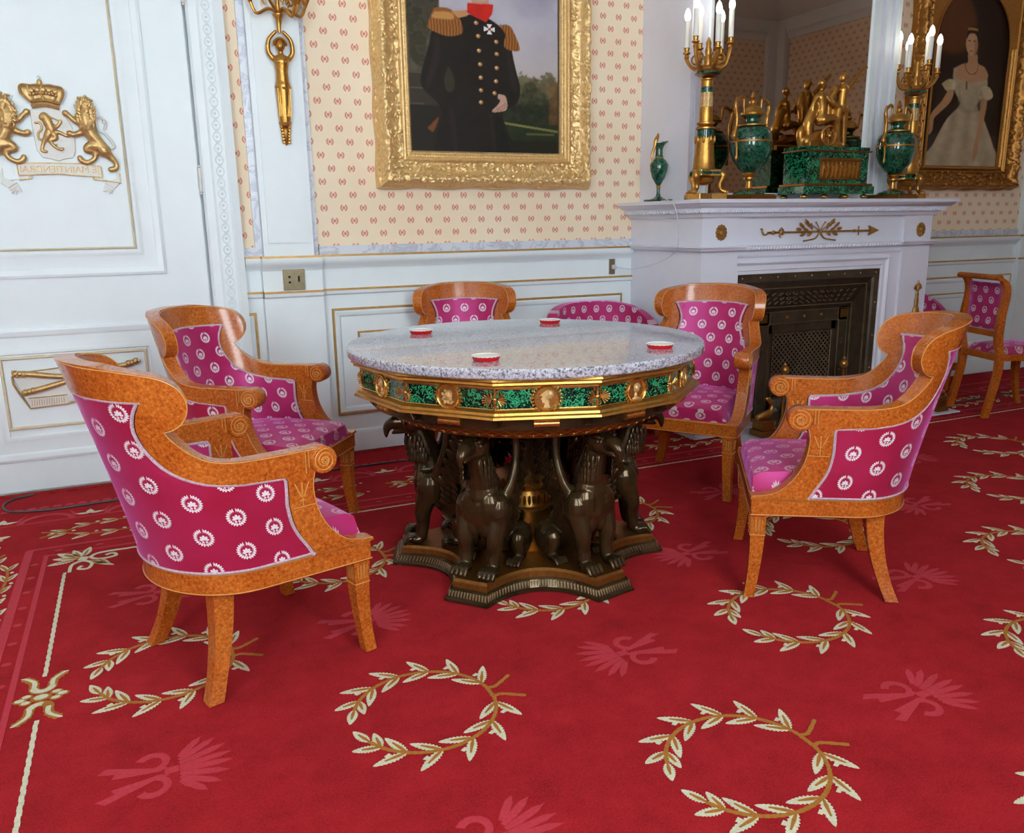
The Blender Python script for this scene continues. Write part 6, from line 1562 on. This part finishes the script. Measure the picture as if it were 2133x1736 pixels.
b = B(); sh = [ax(*v) for v in ((200, 900), (280, 905), (345, 880), (440, 890), (500, 930), (560, 1040), (570, 1150), (560, 1240), (530, 1290), (440, 1305), (400, 1322), (340, 1305), (255, 1290), (215, 1230), (205, 1120))]; b.prism(sh, Yd, Yd-.008, 'y', bev=.002)
for k in range(34):
    x, z = ax(random.uniform(235, 540), random.uniform(930, 1270)); b.box((x-.004, Yd-.0095, z-.005), (x+.004, Yd-.007, z+.005))
shl = b.build('shield', 'relief_white', ca_)
def lion(b, pts, f=lambda v: v):
    for path, rad in pts: limb(b, [A3(*f(v), r) for v, r in path], [q for q in rad], 5, 9)
b = B(); h = .012
L_ = [([((330, 960), h), ((350, 1010), h), ((370, 1070), h)], [.018, .020, .017]), ([((350, 1060), h), ((330, 1110), h), ((300, 1150), h)], [.014, .017, .011]), ([((300, 1150), h), ((280, 1180), h), ((262, 1235), h), ((300, 1243), h)], [.011, .008, .007, .007]),
      ([((370, 1080), h), ((400, 1130), h), ((345, 1150), h), ((380, 1200), h), ((425, 1222), h), ((450, 1218), h)], [.014, .012, .009, .007, .007, .007]), ([((360, 1010), h), ((410, 1040), h), ((450, 1010), h), ((462, 990), h)], [.012, .009, .007, .008]), ([((370, 1080), h), ((440, 1085), h), ((500, 1110), h), ((530, 1100), h)], [.011, .009, .007, .009]),
      ([((300, 965), h), ((320, 945), h), ((345, 955), h)], [.014, .014, .011]), ([((335, 945), .016), ((440, 985), .016)], [.0035, .0035]), ([((300, 1150), h), ((250, 1140), h), ((250, 1090), h), ((285, 1060), h), ((275, 1010), h), ((235, 1010), h)], [.005]*6)]
lion(b, L_); b.blob('rampant_lion', 'relief_gold', shl, .0035, 1)
def big_lion(f, nm):
    t_ = empty(nm, (0, 0, 0)); t_.parent = ca_
    b = B(); h = .016
    lion(b, [([((700, 1000), h), ((725, 1090), h), ((790, 1170), h), ((830, 1230), h)], [.032, .029, .025, .03]), ([((700, 880), h), ((690, 950), h), ((700, 1030), h)], [.026, .040, .036]), ([((700, 862), .024), ((712, 892), .032)], [.026, .021]), ([((712, 895), .042), ((716, 910), .044)], [.010, .011]), ([((670, 850), .03), ((664, 838), .032)], [.008, .006]), ([((738, 850), .03), ((748, 838), .032)], [.008, .006]), ([((695, 930), .032), ((700, 950), .03)], [.012, .012]),
             ([((660, 1000), h), ((600, 990), h), ((550, 950), h), ((515, 925), h)], [.018, .014, .011, .015]), ([((690, 1060), h), ((620, 1085), h), ((560, 1100), h), ((530, 1090), h)], [.018, .014, .012, .015]),
             ([((770, 1190), h), ((700, 1190), h), ((665, 1225), h), ((730, 1230), h)], [.026, .02, .015, .014]), ([((740, 1215), h), ((735, 1290), h), ((660, 1330), h), ((610, 1315), h), ((595, 1290), h)], [.015, .011, .012, .013, .012]),
             ([((840, 1240), h), ((880, 1280), h), ((925, 1330), h), ((920, 1375), h), ((870, 1385), h)], [.026, .017, .011, .012, .013])], f)
    b.blob('body', 'relief_gold', t_, .0045, 1)
    b = B()
    for k in range(90):
        a = random.uniform(0, 2*PI); r = random.uniform(.62, 1.08); cx, cy = 696+82*r*math.cos(a), 935+118*r*math.sin(a)
        if abs(cx-712) < 30 and abs(cy-890) < 34: continue
        q = Vector(A3(*f((cx, cy)), .044-.02*(r-.6))); b.ball(q, (.0055, .007, .015), 6, R=Euler((0, random.uniform(-.6, .6)+.5*math.cos(a), 0)).to_matrix())
    b.build('mane', 'relief_gold', t_, True, kind='stuff')
    b = B(); b.tube([A3(*f(v), .03) for v in ((655, 828), (700, 838), (755, 832))], .006, 6)
    for v in ((650, 800), (675, 800), (712, 785), (740, 805), (765, 818)): b.ball(A3(*f(v), .03), .0065, 8)
    b.tube([A3(*f(v), .03) for v in ((650, 800), (712, 815), (765, 815))], .006, 6); b.build('small_crown', 'relief_gold', t_, True)
    b = B(); b.tube(spline([A3(*f(v), .008) for v in ((880, 1205), (925, 1195), (910, 1150), (850, 1080), (800, 1055), (785, 980), (820, 945), (860, 970), (868, 1010), (850, 1050))], 5), .0055, 7); b.ball(A3(*f((862, 985)), .01), .010); b.build('tail', 'relief_white', t_, True)
big_lion(lambda v: v, 'right_supporter'); big_lion(lambda v: (690-v[0], v[1]), 'left_supporter')
b = B(); rb = [ax(*v) for v in ((20, 1345), (200, 1338), (400, 1336), (600, 1340), (775, 1360), (778, 1450), (600, 1440), (400, 1425), (200, 1430), (25, 1440))]; b.prism(rb, Yd, Yd-.010, 'y')
for sgn, f in ((1, lambda v: v), (-1, lambda v: (800-v[0], v[1]))):
    b.prism([ax(*f(v)) for v in ((690, 1440), (780, 1450), (780, 1478), (700, 1470))], Yd, Yd-.006, 'y'); b.prism([ax(*f(v)) for v in ((778, 1470), (940, 1500), (945, 1410), (915, 1380), (915, 1460), (860, 1475))], Yd, Yd-.005, 'y'); b.prism([ax(*f(v)) for v in ((940, 1500), (860, 1560), (820, 1600), (810, 1565), (770, 1575), (800, 1500), (870, 1480))], Yd, Yd-.008, 'y')
    for k in range(3): b.tube([A3(*f((800+10*k, 1500+30*k)), .010), A3(*f((880-10*k, 1545+22*k)), .010)], .0025, 5)
rbn = b.build('ribbon', 'relief_white', ca_)
b = B()
for q in ([(20, 1345), (200, 1338), (400, 1336), (600, 1340), (775, 1360)], [(25, 1440), (200, 1430), (400, 1425), (600, 1440), (778, 1450)], [(775, 1360), (778, 1450)], [(20, 1345), (25, 1440)], [(778, 1476), (945, 1500), (948, 1420)], [(690, 1445), (700, 1470), (778, 1478)], [(22, 1476), (135, 1466), (135, 1445)]): b.tube([A3(*v, .010) for v in q], .0028, 5)
b.build('ribbon_edge', 'gold_pale', rbn, True)
cu = bpy.data.curves.new('motto', 'FONT'); cu.body = 'JE MAINTIENDRAI'; cu.size = .052; cu.extrude = .0025; cu.align_x = 'CENTER'
tmp = bpy.data.objects.new('motto', cu); COL.objects.link(tmp); me = bpy.data.meshes.new_from_object(tmp.evaluated_get(bpy.context.evaluated_depsgraph_get())); bpy.data.objects.remove(tmp)
wd = max(v.co.x for v in me.vertices)-min(v.co.x for v in me.vertices); x_l, zb_ = ax(40, 1415); x_r, _ = ax(760, 1415); k_ = (x_r-x_l)/wd
for v in me.vertices: v.co = (-v.co.x*k_+(x_l+x_r)/2, Yd-.0105-v.co.z*.6, v.co.y*.78+zb_+.0)
me.flip_normals(); me.name = 'motto_lettering'; wrap('motto_lettering', me, 'gold_pale', rbn)
# books and scrolls on the lower door panel
tr2 = empty('book_and_scroll_relief', (0, 0, 0)); tr2.parent = door; tr2['label'] = 'pale gilt relief of books and rolled scrolls in the lower door panel'
def D3(px, py, h=.01): p = at_y(px/3.3375, 540+py/3.3375, Yd); return (p[0], Yd-h, p[2])
b = B(); b.prism([(D3(*v)[0], D3(*v)[2]) for v in ((85, 815), (125, 790), (420, 755), (560, 880), (500, 985), (215, 1035))], Yd, Yd-.008, 'y', bev=.002)
b.prism([(D3(*v)[0], D3(*v)[2]) for v in ((200, 965), (460, 940), (480, 1000), (215, 1035))], Yd-.008, Yd-.014, 'y', bev=.001); b.build('closed_book', 'relief_white', tr2)
b = B(); b.tube([D3(*v) for v in ((85, 815), (95, 870), (150, 950), (215, 1035), (480, 1000), (640, 960))], .005, 6); b.tube([D3(*v, .014) for v in ((205, 965), (470, 938))], .003, 6); b.tube([D3(*v) for v in ((85, 815), (125, 790), (420, 752))], .003, 6)
for k in range(14): b.tube([D3(225+k*17, 975-k*1.6, .015), D3(228+k*17, 1020-k*2, .015)], .0018, 4)
b.build('page_lines', 'relief_gold', tr2, True)
for pts in (((110, 795), (220, 798), (420, 812), (560, 800)), ((180, 925), (300, 895), (450, 850), (560, 820)), ((600, 790), (760, 745), (850, 735), (945, 705))):
    b = B(); p = [D3(*v, .018) for v in pts]; limb(b, p, [.011, .014, .012, .012], 6, 10)
    for q in (0, -1):
        c = Vector(p[q]); 
        for k in range(3): d = (Vector(p[1 if q == 0 else -2])-c).normalized(); b.ball(c+d*.012*k*1.4, .016-.002*(k % 2), 10)
    for k in range(5): b.ball(Vector(p[0 if pts[0][0] < 150 else -1])+Vector((random.uniform(-.014, .014), -.008, random.uniform(-.014, .014))), .0065, 6)
    b.build('scroll_roll', 'relief_gold', tr2, True)
b = B(); b.prism([(D3(*v)[0], D3(*v)[2]) for v in ((560, 870), (700, 780), (860, 740), (945, 810), (860, 930), (640, 965))], Yd, Yd-.007, 'y', bev=.002); b.build('open_book', 'relief_white', tr2)
